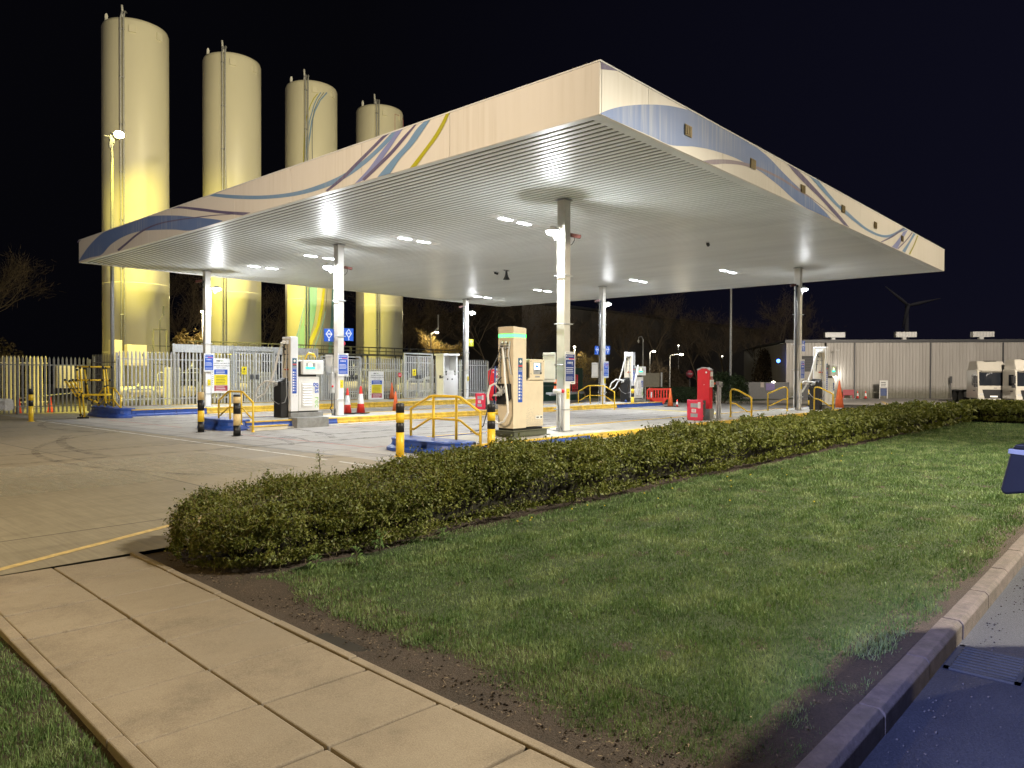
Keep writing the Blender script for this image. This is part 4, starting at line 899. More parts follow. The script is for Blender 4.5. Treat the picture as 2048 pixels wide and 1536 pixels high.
b = MB(); b.box(-.04,-.06,1.18,.12,.06,1.3); b.tube([(.14,-.07,1.19),(.14,.07,1.19)], .1, 18); b.build('roller_head', M['grey'], t, bevel=.008); b = MB(); b.box(.14,-.08,1.14,.17,-.069,1.24); b.build('slot', M['black'], t)
b = MB(); b.tube([(-.1,0,.02),(-.12,0,.5),(-.16,0,.95)], .012, 6); b.build('hose', M['hose'], t)
t = thing('card_reader', 'small silver and red reader on a thin grey pole at the front column', 'card reader', (-.30,-.12,.19))
b = MB(); b.tube([(0,0,0),(0,0,1.05)], .035, 10); b.build('pole', M['galv'], t); b = MB(); b.tube([(-.16,.08,1.07),(.02,-.02,1.08)], .06, 14); b.build('head', M['white'], t); b = MB(); b.tube([(.025,-.022,1.08),(.1,-.06,1.07)], .052, 14); b.build('red_cap', M['red'], t)
b = MB(); b.tube([(-.1,0,1.02),(-.12,-.02,.8),(-.05,0,.6),(-.04,0,.3),(.05,-.05,.02)], .01, 6); b.build('cable', M['dgrey'], t)

# ------------------------------------------------------------------ signs on the columns
def bars(b, x0, x1, z, n, dz, y, h=.008, jag=.2):
    for k in range(n): b.box(x0, y-.002, z-k*dz, x1-(x1-x0)*jag*random.random(), y, z-k*dz+h)
def col_sign(X, Y, z0, z1, label, dark=False):
    t = thing('instruction_sign', label, 'sign', (X, Y, 0), 0, 'blue instruction boards on the columns'); w = .46; h = z1-z0
    b = MB(); b.box(-.03,-.03,z0,w-.03,-.02,z1); b.build('board', M['white'], t, bevel=.004)
    b = MB(); b.box(.005,-.033,z0+h*.09,w-.065,-.030,z1-h*.08); p = b.build('blue_field', M['signblue'] if not dark else mat('sign_navy', (.015,.04,.20), .35), t)
    b = MB(); b.box(.02,-.036,z1-h*.15,.05,-.034,z1-h*.11)
    for k in range(6): b.box(.03+k*.06,-.036,z1-h*.25,.065+k*.06,-.034,z1-h*.20)
    for k in range(4): b.box(.09+k*.06,-.036,z1-h*.37,.12+k*.06,-.034,z1-h*.31)
    bars(b, .07, w-.09, z1-h*.14, 1, 0, -.034, .012); bars(b, .03, w-.09, z1-h*.50, 4, h*.055, -.034, .012); bars(b, .03, w-.09, z1-h*.78, 4, h*.03, -.034, .005)
    b.build('printing', M['wtxt'], p)
    b = MB()
    for k in range(4): b.box(.15+k*.06,-.038,z1-h*.235,.185+k*.06,-.036,z1-h*.20)
    b.build('red_symbols', M['conered'], p)
    b = MB(); bars(b, .02, w-.08, z1-h*.045, 1, 0, -.0305, .012); bars(b, w*.55, w-.07, z0+h*.035, 1, 0, -.0305, .012); b.build('black_print', M['txt'], t)
    b = MB(); b.box(-.05,-.02,z0+.12,w*.6,0,z0+.15); b.box(-.05,-.02,z1-.15,w*.6,0,z1-.12); b.build('brackets', M['galv'], t)
    return t
def side_board(X, Y, z0, z1, label):
    t = thing('sign_board', label, 'sign', (X, Y, 0), 0, 'white boards seen edge-on on the columns'); b = MB(); b.box(-.04,0,z0,0,.42,z1); b.build('board', M['white'], t, bevel=.006)
    b = MB(); b.box(-.05,.0,z0+.06,-.04,.42,z0+.09); b.box(-.05,0,z1-.09,-.04,.42,z1-.06); b.build('brackets', M['galv'], t); return t
col_sign(-.12,-.14,1.45,2.32,'dark blue instruction board on the front column, right of the green-banded dispenser', True); side_board(-.15,.14,1.5,2.3,'pale board fixed behind the front column')
col_sign(-.16,10.2,1.62,2.45,'blue instruction board on the column left of the two cones'); side_board(-.16,10.52,1.66,2.4,'pale board fixed behind the column left of the cones')
col_sign(-.20,20.58,1.78,2.62,'blue instruction board overlapping the tall white warning board')
col_sign(16.45,10.2,1.55,2.42,'blue instruction board on the rear column between the railings'); side_board(16.42,10.5,1.55,2.35,'pale board on the rear column, left side')
col_sign(16.45,-.16,1.5,2.4,'blue instruction board on the right column')
for i, (X, Y, z) in enumerate([(0,-.14,1.05),(0,10.24,1.2),(0,20.6,1.15),(16.6,20.6,1.3),(16.6,10.24,1.25),(16.6,-.14,1.1)]):
    t = thing('warning_tag', ['yellow warning tag under the board of the front column','yellow warning tag on the column by the two cones','yellow warning tag on the farthest-left column','yellow warning tag on the column with the green flag','yellow warning tag on the rear middle column','yellow warning tag on the right column'][i], 'sign', (X, Y, z), 0, 'yellow warning tags on the columns')
    b = MB(); b.box(-.04,-.012,0,.09,-.006,.28); b.build('plate', M['ytag'], t); b = MB(); b.prism([(-.0,.16),(.05,.16),(.025,.21)], 'y', -.014, -.012); bars(b, -.02, .07, .11, 4, .02, -.0125, .006); b.build('print', M['txt'], t)
def flag(X, Y, z, num, label, m='signblue', side=1, s_=.42, txt='LNG'):
    t = thing('flag_sign', label, 'sign', (X, Y, z), 0, 'square flag signs on the columns'); x0 = .16 if side > 0 else -.16-s_
    b = MB(); b.box(x0,-.006,-s_*.55,x0+s_,.006,s_*.55); p = b.build('plate', M[m], t, bevel=.003)
    b = MB(); cx_ = x0+s_/2; o = [(-.14,0),(0,-.17),(.14,0),(0,.17)]
    vs = [(cx_+a*f, -.0085, .04+c*f) for f in (1,.78) for a, c in o]; b.add(vs, [(i, (i+1) % 4, 4+(i+1) % 4, 4+i) for i in range(4)]); b.build('diamond', M['wtxt'], p, fix=False)
    text(txt, .095, (cx_,-.0085,.04), FY, M['wtxt'], p, bold=.002); text(num, .11, (cx_,-.0085,-.17), FY, M['wtxt'], p, bold=.003)
    b = MB()
    for zz in (-.15,.15): b.tube([(.1 if side > 0 else -.1,0,zz),(x0 if side > 0 else x0+s_,0,zz)], .012, 6)
    b.build('brackets', M['galv'], t); return t
flag(0,10.3,3.15,'5','blue flag sign numbered 5 right of the column by the cones'); flag(0,10.46,3.1,'6','blue flag sign half hidden left of the column by the cones', side=-1)
flag(16.6,10.3,3.02,'2','blue flag sign numbered 2, right side of the rear middle column'); flag(16.6,10.46,3.0,'4','blue flag sign on the left side of the rear middle column', side=-1)
flag(16.6,-.08,3.0,'3','blue flag sign numbered 3 on the right column'); flag(16.6,20.68,3.7,'7','small green flag sign on the column by the white cabinet', 'olive')
t = thing('red_horn', 'small red round sounder on the column behind the two cones', 'alarm', (.22,10.42,2.82)); b = MB(); b.ball((0,0,0), .1, sq=(.8,.8,1)); b.build('dome', M['pinkred'], t); b = MB(); b.box(-.12,-.03,-.03,-.05,.03,.03); b.build('bracket', M['grey'], t)
t = thing('control_box', 'grey box with black pipes at the foot of the column by the cones', 'control box', (-.30,10.38,0)); b = MB(); b.box(-.04,-.06,1.0,.12,.16,1.75); b.build('box', M['galv'], t, bevel=.01)
b = MB(); b.tube([(0,0,1.0),(0,0,.55),(-.08,0,.45),(0,0,.38),(.02,0,.2)], .018, 6); b.tube([(.08,-.04,1.6),(.08,-.04,.2)], .014, 6); b.build('pipes', M['black'], t); b = MB(); b.ball((-.02,-.08,1.25), .04); b.build('red_button', M['red'], t)

# ------------------------------------------------------------------ palisade fence and gates
def pales(b, n, sp, z0, z1, w=.082, x0=0, mi=0):
    for k in range(n):
        x = x0+k*sp; h = z1-random.uniform(0,.008); dx = random.uniform(-.004,.004); t = .02
        vs = [(x-w/2,0,z0),(x,-t,z0),(x+w/2,0,z0),(x-w/2+dx,0,h-.12),(x+dx,-t,h-.10),(x+w/2+dx,0,h-.12),(x-.018+dx,0,h-.03),(x+dx,-.008,h),(x+.018+dx,0,h-.03)]
        b.add(vs, [(0,1,4,3),(1,2,5,4),(3,4,7,6),(4,5,8,7)], mi)
def fence(name, label, a, c, zb, zt, sp=.178, m='galv', posts=True, cat='fence'):
    L = math.hypot(c[0]-a[0], c[1]-a[1]); t = thing(name, label, cat, (a[0],a[1],zb), math.atan2(c[1]-a[1], c[0]-a[0]))
    h = zt-zb; b = MB(); pales(b, int(L/sp), sp, .05, h, x0=sp/2); b.build('pales', M[m], t, fix=False)
    for z in (.32, h-.42):
        b = MB(); b.box(0,.004,z,L,.045,z+.05); b.build('rail', M[m], t)
    if posts:
        n = max(1, round(L/2.75))
        for k in range(n+1):
            b = MB(); x = L*k/n; b.box(x-.035,.046,0,x+.035,.13,h-.1); b.build('post', M[m], t)
    return t
M['galv2'] = mat('weathered_steel', (.22,.22,.215), .65, .25, var=.2, scale=12, dirt=.4)
fence('palisade_fence', 'palisade fence run at far left, behind the lone bollard', (-15,26.5), (-3.05,26.4), -.18, 2.46, m='galv2')
fence('palisade_fence', 'short return of the palisade fence beside the scaffold steps', (-3.0,26.35), (-2.9,23.45), -.1, 2.6, m='galv2')
fence('palisade_fence', 'palisade fence run under the corrugated strip, left of the gates', (-2.9,23.4), (2.55,23.4), .15, 2.75)
fence('palisade_fence', 'palisade fence run behind the louvred dispenser, right of the double gate', (4.95,23.4), (7.7,23.4), .15, 2.72)
fence('palisade_fence', 'palisade fence run behind the lower white board and cones', (10.5,23.4), (13.7,23.4), .15, 2.72)
fence('palisade_fence', 'palisade fence run at the right end, behind the white cabinet', (16.15,23.4), (21.4,23.4), .12, 2.72)
fence('palisade_fence', 'second pale fence seen through the gaps of the far-left fence', (-16,33), (-3,33), -.2, 2.62, m='cream', posts=False)
def gate(a, L, zt, label, leaves=2, name='palisade_gate'):
    t = thing(name, label, 'gate', (a,23.38,.15)); h = zt-.15
    b = MB(); b.box(-.09,-.04,0,0,.06,h+.05); b.box(L,-.04,0,L+.09,.06,h+.05); b.box(-.09,-.04,h+.052,L+.09,.06,h+.13); b.build('frame', M['galv'], t, bevel=.006)
    for k in range(leaves):
        x0 = L*k/leaves+.02; x1 = L*(k+1)/leaves-.02; b = MB()
        for z in (.08,.5,h-.5,h-.1): b.box(x0,.0,z,x1,.04,z+.05)
        b.box(x0,-.01,.05,x0+.05,.05,h-.03); b.box(x1-.05,-.01,.05,x1,.05,h-.03)
        pales(b, int((x1-x0-.1)/.15), .15, .06, h-.02, x0=x0+.12); b.build('gate_leaf', M['galv'], t, fix=False)
    b = MB(); xm = L/leaves if leaves > 1 else L*.85; b.box(xm-.25,-.05,1.25,xm-.05,-.015,1.5); b.box(xm+.06,-.05,1.25,xm+.24,-.015,1.5); b.build('lock', M['dgrey'], t, bevel=.01); return t
gate(2.66,2.2,2.83,'double palisade gate left of the louvred dispenser'); gate(7.85,2.55,2.6,'barred gate of the gas bottle cage behind the column',1); gate(13.85,2.2,2.9,'tall framed double gate left of the white cabinet')
def yellow_notice(X, z, label, m='ytag'):
    t = thing('fence_notice', label, 'sign', (X,23.33,z)); b = MB(); b.box(-.14,-.01,-.2,.14,0,.2); b.build('plate', M[m], t); b = MB(); b.prism([(-.07,.03),(.07,.03),(0,.15)], 'y', -.013, -.01); bars(b, -.1, .1, -.02, 5, .03, -.0105, .01); b.build('print', M['txt'], t)
yellow_notice(3.18,1.86,'yellow notice on the left leaf of the double gate'); yellow_notice(14.57,1.81,'yellow notice on the tall framed gate')
t = thing('fence_notice', 'small round red notice on the fence left of the tall gate', 'sign', (13.4,23.32,1.65)); b = MB(); b.tube([(0,0,0),(0,-.01,0)], .15, 18); b.build('disc', M['pinkred'], t); b = MB(); b.box(-.1,-.014,-.02,.1,-.0105,.02); b.build('bar', M['white'], t)
t = thing('corrugated_screen', 'strip of corrugated metal sheet topping the fence and gates', 'screen', (-.36,23.6,2.78)); b = MB(); n = 108; b.add([(k*.075, (.018 if k % 2 else 0), z) for z in (0,.34) for k in range(n)], [(k,k+1,n+k+1,n+k) for k in range(n-1)]); b.build('sheet', M['galv'], t, fix=False)
b = MB()
for x in (0,3,5.2,8.0): b.box(x,-.06,-2.6,x+.09,-.005,.36)
b.box(0,-.05,-.05,8.05,-.004,.0); b.build('supports', M['galv'], t)
# big boards
def big_board(X, Y, z0, z1, w, label):
    t = thing('warning_board', label, 'sign board', (X,Y,z0), 0, 'large white warning boards'); h = z1-z0
    b = MB(); b.box(0,0,0,w,.03,h); b.build('board', M['white_clean'], t, bevel=.005)
    text('gas', h*.085, (w*.40,-.003,h*.935), FY, M['txt'], t, 'logo', bold=.003); text('rec', h*.085, (w*.58,-.003,h*.935), FY, mat('logo_grey_green', (.18,.3,.06), .5), t, 'logo')
    text('LIQUEFIED NATURAL GAS', h*.047, (w*.56,-.003,h*.855), FY, M['txt'], t); text('COMPRESSED NATURAL GAS', h*.045, (w*.56,-.003,h*.785), FY, M['txt'], t); text('HIGHLY FLAMMABLE', h*.032, (w*.56,-.003,h*.725), FY, M['txt'], t)
    for (za, zb_, m_, tm) in ((.54,.68,'signblue','wtxt'),(.23,.53,'ytag','txt'),(.06,.22,'maroon','wtxt')):
        b = MB(); b.box(w*.2,-.004,h*za,w*.88,-.001,h*zb_); p = b.build('colour_block', M[m_], t); b = MB(); bars(b, w*.28, w*.82, h*(zb_-.05), int((zb_-za)/.045), h*.045, -.0045, h*.012); b.build('print', M[tm], p)
    b = MB()
    for k in range(9): b.ball((w*.13,-.0,h*(.66-k*.06)), h*.012, sq=(1,.3,1))
    b.build('pictograms', M['txt'], t); return t
big_board(1.36,23.28,.72,2.46,1.02,'tall white warning board with blue, yellow and red blocks, partly behind the left column sign')
big_board(10.75,22.95,.19,1.86,1.12,'white warning board standing low at the fence behind the two red cones')
t = thing('meter_cabinet', 'tall white cabinet with an open glazed top in front of the right fence', 'cabinet', (16.3,22.5,.19))
b = MB(); b.box(0,0,0,.12,.75,2.72); b.box(.12,0,0,1.25,.75,1.55); b.box(1.13,0,1.55,1.25,.75,2.72); b.box(-.06,-.08,2.724,1.36,.85,2.84); b.box(.12,.68,1.55,1.13,.75,2.72); b.build('case', M['white'], t, bevel=.012)
b = MB(); b.box(.124,-.012,.05,1.24,-.001,1.5); b.build('front_panel', M['white_clean'], t)
b = MB(); b.box(.3,-.014,1.54,.9,.2,1.75); b.build('gauge_plate', M['white'], t); b = MB()
for x, z in ((.25,1.7),(.95,1.72),(.22,1.5),(1.0,1.5)): b.tube([(x,-.03,z),(x,0,z)], .05, 12)
for x in (.35,.75): b.tube([(x,-.02,1.2),(x,-.001,1.2)], .06, 12)
b.build('gauges', M['dgrey'], t); b = MB(); b.box(-.05,.2,1.25,-.001,.35,1.45); b.tube([(-.02,.2,1.3),(-.12,-.1,1.35)], .035, 8); b.build('lever', M['dgrey'], t)

# gas bottles in the cage, pipework, walkway and plant behind the fence
t = thing('gas_bottle', 'white gas bottle with a green band inside the cage by the column', 'gas bottle', (7.15,24.4,-.05)); b = MB(); b.lathe([(.22,0),(.24,.05),(.24,1.5),(.18,1.68),(.05,1.75),(.05,1.85)], n=20); b.build('cylinder', M['white'], t); b = MB(); b.lathe([(.245,.75),(.245,1.05)], n=20, caps=False); b.build('band', mat('bottle_green', (.01,.25,.14), .4), t)
b = MB(); b.ball((0,0,1.92), .09); b.build('valve', M['dgrey'], t)
for k, x in enumerate((8.2,8.62,9.05,9.5)):
    t = thing('gas_bottle', 'pale grey gas bottle, %s in the row inside the barred cage' % ['first from left','second from left','third from left','fourth from left'][k], 'gas bottle', (x,24.2,-.05), 0, 'gas bottles in the cage'); b = MB(); b.lathe([(.17,0),(.18,.05),(.18,1.6),(.12,1.75),(.04,1.8),(.04,1.9)], n=18); b.build('cylinder', mat('bottle_grey', (.36,.37,.38), .4), t)
t = thing('walkway', 'dark steel walkway with railings along the foot of the tanks', 'walkway', (3.2,28.9,0)); b = MB(); b.box(0,0,2.98,21,.9,3.08); b.build('deck', M['dgrey'], t); b = MB()
for yy in (0,.9): b.tube([(0,yy,3.55),(21,yy,3.55)], .022, 6); b.tube([(0,yy,3.3),(21,yy,3.3)], .016, 6)
for k in range(29):
    for yy in (0,.9): b.tube([(k*.75,yy,3.05),(k*.75,yy,3.55)], .018, 6)
b.build('guard_rail', M['dgrey'], t); b = MB()
for k in range(8): b.box(k*3-.05,.05,-.2,k*3+.05,.15,2.98); b.box(k*3-.05,.75,-.2,k*3+.05,.85,2.98)
b.build('legs', M['dgrey'], t)
t = thing('access_ladder', 'dark ladder frame with a bent pole in front of the leftmost tank', 'ladder', (1.0,29.2,-.1)); b = MB()
for x in (0,.72): b.tube([(x,0,0),(x,0,4.2)], .03, 6)
b.tube([(0,0,4.2),(.72,0,4.2)], .03, 6); b.tube([(0,0,2.3),(.72,0,2.3)], .03, 6); b.tube([(.36,0,2.2),(.36,0,4.7),(.56,0,5.05)], .025, 6); b.box(.53,-.03,5.0,.60,.03,5.5); b.tube([(-.9,0,0),(-.9,0,3.3),(1.0,0,3.3)], .025, 6); b.build('frame', M['dgrey'], t)
def plant_box(nm, label, x, y, z0, dx, dy, dz, m, cat='equipment'):
    t = thing(nm, label, cat, (x,y,z0)); b = MB(); b.box(0,0,0,dx,dy,dz); b.build('case', M[m], t, bevel=.02); b = MB(); b.box(dx*.12,-.015,dz*.1,dx*.88,-.002,dz*.9); b.build('door', M[m], t, bevel=.006); b = MB(); b.box(dx*.75,-.03,dz*.45,dx*.8,-.016,dz*.58); b.build('handle', M['dgrey'], t)
plant_box('equipment_box', 'cream box behind the fence left of the scaffold steps', -3.9,28.4,.95,1.15,.5,1.15,'cream'); plant_box('equipment_box', 'cream upright box at the left foot of the leftmost tank', -1.15,29.0,.2,.5,.5,3.25,'cream'); plant_box('equipment_box','cream box low before the leftmost tank',-.6,28.5,2.1,1.0,.4,1.1,'cream')
plant_box('equipment_box', 'white equipment box behind the fence, right of the pole', .6,26.5,-.1,.7,.5,2.1,'white'); plant_box('equipment_box', 'grey control cabinet behind the double gate', 5.4,27.0,-.1,1.4,.6,1.9,'grey')
for k, (x, y, L, z, r) in enumerate(((-1.6,27.2,4.0,.75,.28),(3.0,27.5,5.0,.9,.32),(11.5,27,4,.9,.35),(16,26.8,4.5,.8,.3))):
    t = thing('pressure_vessel', ['horizontal pale vessel behind the fence below the leftmost tank','horizontal pale vessel behind the double gate','horizontal pale vessel behind the white board','horizontal pale vessel behind the tall gate'][k], 'vessel', (x,y,z), 0, 'pale vessels inside the compound')
    b = MB(); b.tube([(0,0,0),(.1,0,0),(L-.1,0,0),(L,0,0)], [r*.6,r,r,r*.6], 18); b.build('shell', M['cream'], t); b = MB()
    for q in (.3,.7): b.box(L*q-.08,-r*.8,-z-.15,L*q+.08,r*.8,-r*.5)
    b.build('saddle', M['conc_dark'], t)
t = thing('pipe_rack', 'tangle of grey pipes and valves behind the palisade fence', 'pipework', (-2,25.6,-.1)); b = MB(); random.seed(3)
for k in range(34):
    x = random.uniform(0,22); z = random.uniform(.3,2.2); y = random.uniform(-.6,1.4); L = random.uniform(.5,3); r = random.choice((.025,.04,.06))
    b.tube([(x,y,0),(x,y,z-.1),(x+.1,y,z),(x+L,y,z),(x+L+.1,y,z-.1),(x+L+.1,y,0)], r, 6)
    if random.random() < .6: b.ball((x+L/2,y,z+.12), .1, n=8); b.tube([(x+L/2,y,z),(x+L/2,y,z+.3)], .02, 6)
b.build('pipes', M['galv'], t)
t = thing('barrier_chain', 'low red and white cones with a striped bar behind the far-left fence', 'barrier', (-5.6,28.0,-.2)); b = MB()
for x in (0,1.3): b.lathe([(.2,0),(.12,.05),(.03,.75)], (x,0,0), 14)
b.build('cones', M['conered'], t); b = MB(); b.tube([(0,0,.7),(2.6,0,.95)], .025, 6); b.tube([(0,0,0),(0,0,2.0)], .03, 6); b.build('bar', M['white'], t)
# crash barrier end at far left
t = thing('crash_barrier', 'end of a galvanised crash barrier poking in at far left', 'crash barrier', (-7.7,20.4,0), -.15); b = MB(); pr = [(0,.78),(-.05,.74),(-.08,.68),(-.02,.6),(.0,.55),(-.02,.5),(-.08,.42),(-.05,.36),(0,.32),(.02,.34),(.02,.76)]
b.prism([(p[0], p[1]-.05) for p in pr], 'x', -6, -.25); b.build('beam', M['galv'], t); b = MB(); b.tube([(-.25,-.02,.28),(-.25,-.02,.72)], .0001, 4); 
b.prism([(-.25,.27),(-.05,.28),(.02,.34),(.03,.5),(.02,.66),(-.05,.72),(-.25,.73)], 'y', -.085, .03); b.build('end_cap', M['galv'], t, bevel=.03); b = MB(); b.box(-1.2,.03,-.15,-1.05,.2,.6); b.build('post', M['galv'], t)
# yellow scaffold steps
t = thing('access_steps', 'yellow tubular scaffold steps with black joints standing by the fence', 'steps', (-4.95,20.75,-.15), math.atan2(-.742,.67))
def PX(x, y, d=0): return ((x-180)/48, d, (836-y)/48)
segs = [((164,741),(171,829),-.25),((173,737),(182,836),-.35),((163,738),(172,800),.3),((206,737),(213,806),.3),((217,738),(222,808),-.3),((165,735),(217,735),-.33),((165,735),(217,735),.3),((165,761),(216,761),-.33),((166,761),(214,761),.3),((142,761),(165,795),-.3),((151,763),(172,794),-.3),((143,761),(167,795),.2),((186,796),(208,806),-.3),((184,806),(203,794),.1),((172,829),(181,833),-.3),((213,805),(223,806),0)]
b = MB(); j = MB()
for a, c, d in segs: b.tube([PX(*a,d), PX(*c,d)], .032, 8); j.ball(PX(*a,d), .055, n=8); j.ball(PX(*c,d), .055, n=8); j.ball(PX((a[0]+c[0])/2,(a[1]+c[1])/2,d), .045, n=8)
b.build('tube_frame', M['yellow'], t); j.build('joints', M['black'], t); b = MB(); p0 = PX(180,789); p1 = PX(217,791); b.box(p0[0],-.33,p0[2]-.05,p1[0],.3,p0[2]+.02); b.build('platform', M['yellow'], t, bevel=.01)
b = MB()
for k in range(5): f = k/4; x = 145+22*f; y = 766+28*f; q = PX(x,y); b.box(q[0]-.07,-.28,q[2]-.012,q[0]+.1,.2,q[2]+.012)
b.build('treads', M['yellow'], t); b = MB()
for p in ((172,832),(182,836)): q = PX(*p); b.box(q[0]-.08,-.4,-.01,q[0]+.08,-.2,.07)
b.build('feet', M['rubber'], t)
# storage cabin and trailer seen between dispenser and column
t = thing('storage_cabin', 'dark green storage cabin behind the green-banded dispenser', 'cabin', (22.0,20.5,-.15)); b = MB(); b.box(0,0,0,6.5,2.4,2.35); b.build('body', M['green'], t, bevel=.02); b = MB()
for k in range(3): b.box(.1+k*.0,-.02,1.75-.35*k,4.4,-.002,1.78-.35*k)
b.build('trim', M['grey'], t)
t = thing('plant_trailer', 'flat trailer carrying orange and red frames behind the front column', 'trailer', (20.6,16.0,-.1), .3); b = MB(); b.box(0,0,.55,3.6,1.3,.68); b.box(-.9,.6,.5,0,.7,.6); b.build('chassis', M['grey'], t, bevel=.01)
for x in (2.4,):
    for y in (-.1,1.3): b = MB(); b.tube([(x,y,.3),(x,y+.12,.3)], .3, 20); w_ = b.build('wheel', M['rubber'], t, bevel=.01)
b = MB(); b.box(.1,.15,.68,.9,.8,1.1); b.box(.1,.15,1.25,.9,.8,1.5); b.build('orange_box', M['orange'], t, bevel=.02); b = MB()
for x in (2.2,2.5,2.8,3.1): b.tube([(x,.3,.68),(x,.3,1.8)], .03, 6); b.tube([(x,.8,.68),(x,.8,1.8)], .03, 6)
for z in (.9,1.3,1.8): b.tube([(2.2,.3,z),(3.1,.3,z)], .03, 6)
b.build('red_frame', M['red'], t)

# ------------------------------------------------------------------ leaves and grass (numpy meshes)
def np_mesh(name, v, f_n, m, parent=None, mats=None):
    """v: (N, f_n, 3) array of separate little faces"""
    me = bpy.data.meshes.new(name); n = v.shape[0]
    me.vertices.add(n*f_n); me.vertices.foreach_set('co', v.reshape(-1).astype(np.float32))
    me.loops.add(n*f_n); me.loops.foreach_set('vertex_index', np.arange(n*f_n, dtype=np.int32))
    me.polygons.add(n); me.polygons.foreach_set('loop_start', np.arange(0, n*f_n, f_n, dtype=np.int32)); me.polygons.foreach_set('loop_total', np.full(n, f_n, dtype=np.int32))
    me.materials.append(m); me.update(calc_edges=True)
    o = bpy.data.objects.new(name, me); COL.objects.link(o)
    if parent is not None: o.parent = parent
    return o
def leaves(P, size, nrm=None, tilt=.9, asp=.5):
    """P (N,3) centres, size (N,), returns (N,4,3) little diamonds"""
    n = len(P); d = rng.normal(size=(n,3)); 
    if nrm is not None: d = d*tilt + nrm*1.0
    d /= np.linalg.norm(d, axis=1)[:,None]; a = rng.normal(size=(n,3)); a -= (a*d).sum(1)[:,None]*d; a /= np.linalg.norm(a, axis=1)[:,None]; b = np.cross(d, a)
    s = size[:,None]; return np.stack([P-a*s, P+b*s*asp, P+a*s, P-b*s*asp], 1)
def vnoise(x, y, s, seed=0):
    r = np.random.default_rng(seed); G_ = r.random((64,64)); u = x*s; w = y*s; i = np.floor(u).astype(int); j = np.floor(w).astype(int); fu = u-i; fw = w-j; fu = fu*fu*(3-2*fu); fw = fw*fw*(3-2*fw)
    g = lambda a, b: G_[a % 64, b % 64]
    return (g(i,j)*(1-fu)+g(i+1,j)*fu)*(1-fw)+(g(i,j+1)*(1-fu)+g(i+1,j+1)*fu)*fw
# hedge: cross-section swept along X
def hedge_cloud(cx_f, hw_f, h_f, x0, x1, dens, size_f, endcap=True):
    """points on and just under the surface of a long rounded hedge"""
    out = []; nr = []; sz = []
    x = x0
    while x < x1:
        dx = .25; d = math.hypot(x-CX, cx_f(x)-CY); s = size_f(d); n = int(dens*dx*2.6/(s*s*.9))
        X = x+rng.random(n)*dx; th = rng.random(n)*PI*1.16-PI*.08
        e = np.clip((X-x0)/.55, 0, 1) if endcap else np.ones(n); e = np.sqrt(1-(1-e)**2)*.92+.08
        bu = .74+.24*vnoise(X*1.0+th*.9, th*1.3, 1.6, 2)+.20*vnoise(X*3.1, th*4.2, 1.5, 3)+.14*vnoise(X*9, th*7, 1.2, 8)
        hw = hw_f(x)*e*bu; h = h_f(x)*(.25+.75*e)*bu
        c, s_ = np.cos(th), np.sin(th); q = .62
        yy = np.sign(c)*np.abs(c)**q*hw; zz = np.sign(s_)*np.abs(s_)**.55*h*.62+h*.38
        dep = 1-rng.exponential(.09, n)+.05*(rng.random(n) < .12); dep = np.clip(dep, .5, 1.1)
        yy *= dep; zz = np.maximum(zz*dep, .0)
        dead = (vnoise(X*1.0+3, th*1.4+2, 1.9, 21) > .66) & (rng.random(n) < .72); X = np.where(dead, X0_ if False else X, X); keep_ = ~dead
        X, yy, zz, e, c, s_ = X[keep_], yy[keep_], zz[keep_], e[keep_], c[keep_], s_[keep_]; n = len(X)
        out.append(np.stack([X, cx_f(x)+yy, zz], 1)); nr.append(np.stack([np.zeros(n)-(e < .9)*.8, c, s_], 1)); sz.append(np.full(n, s)*rng.uniform(.45,1.7,n)); x += dx
    return np.concatenate(out), np.concatenate(nr), np.concatenate(sz)
t = thing('box_hedge', 'long clipped small-leaved hedge between the lawn and the pump islands', 'hedge', (0,0,0))
hc = lambda x: -5.72+.012*(x+12) if x < 4 else -5.72+.19-.015*(x-4)
hwf = lambda x: .80 if x < 0 else .80+.02*min(x,10)
hf = lambda x: (.50 + .17*min(1, max(0, (x+12.4)/3.2)) + .03*math.sin(x*1.3)+.02*math.sin(x*3.1))
sf = lambda d: max(.0125, .0018*d)
P, NR, SZ = hedge_cloud(hc, hwf, hf, -12.75, 16.2, 1.3, sf)
np_mesh('foliage', leaves(P, SZ, NR, 1.1, .55), 4, M['hedge'], t)
# fine twigs and sprigs
n = 14000; i = rng.integers(0, len(P), n*6); w_ = rng.random(n*6) < np.minimum(1, (8/np.maximum(6, np.hypot(P[i,0]-CX, P[i,1]-CY)))**2); i = i[w_][:n]; B = P[i]; D = NR[i]*.6+rng.normal(size=(len(i),3))*.5+np.array([0,0,.5]); D /= np.linalg.norm(D, axis=1)[:,None]; L = rng.uniform(.03,.13,len(i))[:,None]; W = rng.normal(size=(len(i),3)); W /= np.linalg.norm(W, axis=1)[:,None]; W *= np.maximum(.0024, .00030*np.hypot(B[:,0]-CX, B[:,1]-CY))[:,None]
np_mesh('twigs', np.stack([B-W-D*L*.5, B+W-D*L*.5, B+D*L], 1), 3, mat('hedge_twig', (.30,.24,.12), .8), t)
k = rng.integers(0, len(i), 42000); f = rng.random(42000)[:,None]; near = SZ[i][k] < .03; Q = (B+D*L*(f*1.1))[np.arange(0)] if False else (B[k]+D[k]*L[k]*f)
np_mesh('sprig_leaves', leaves(Q+rng.normal(size=Q.shape)*.004, SZ[i][k]*.8, None, 1, .5), 4, M['hedge'], t)
v = []; tw_ = []
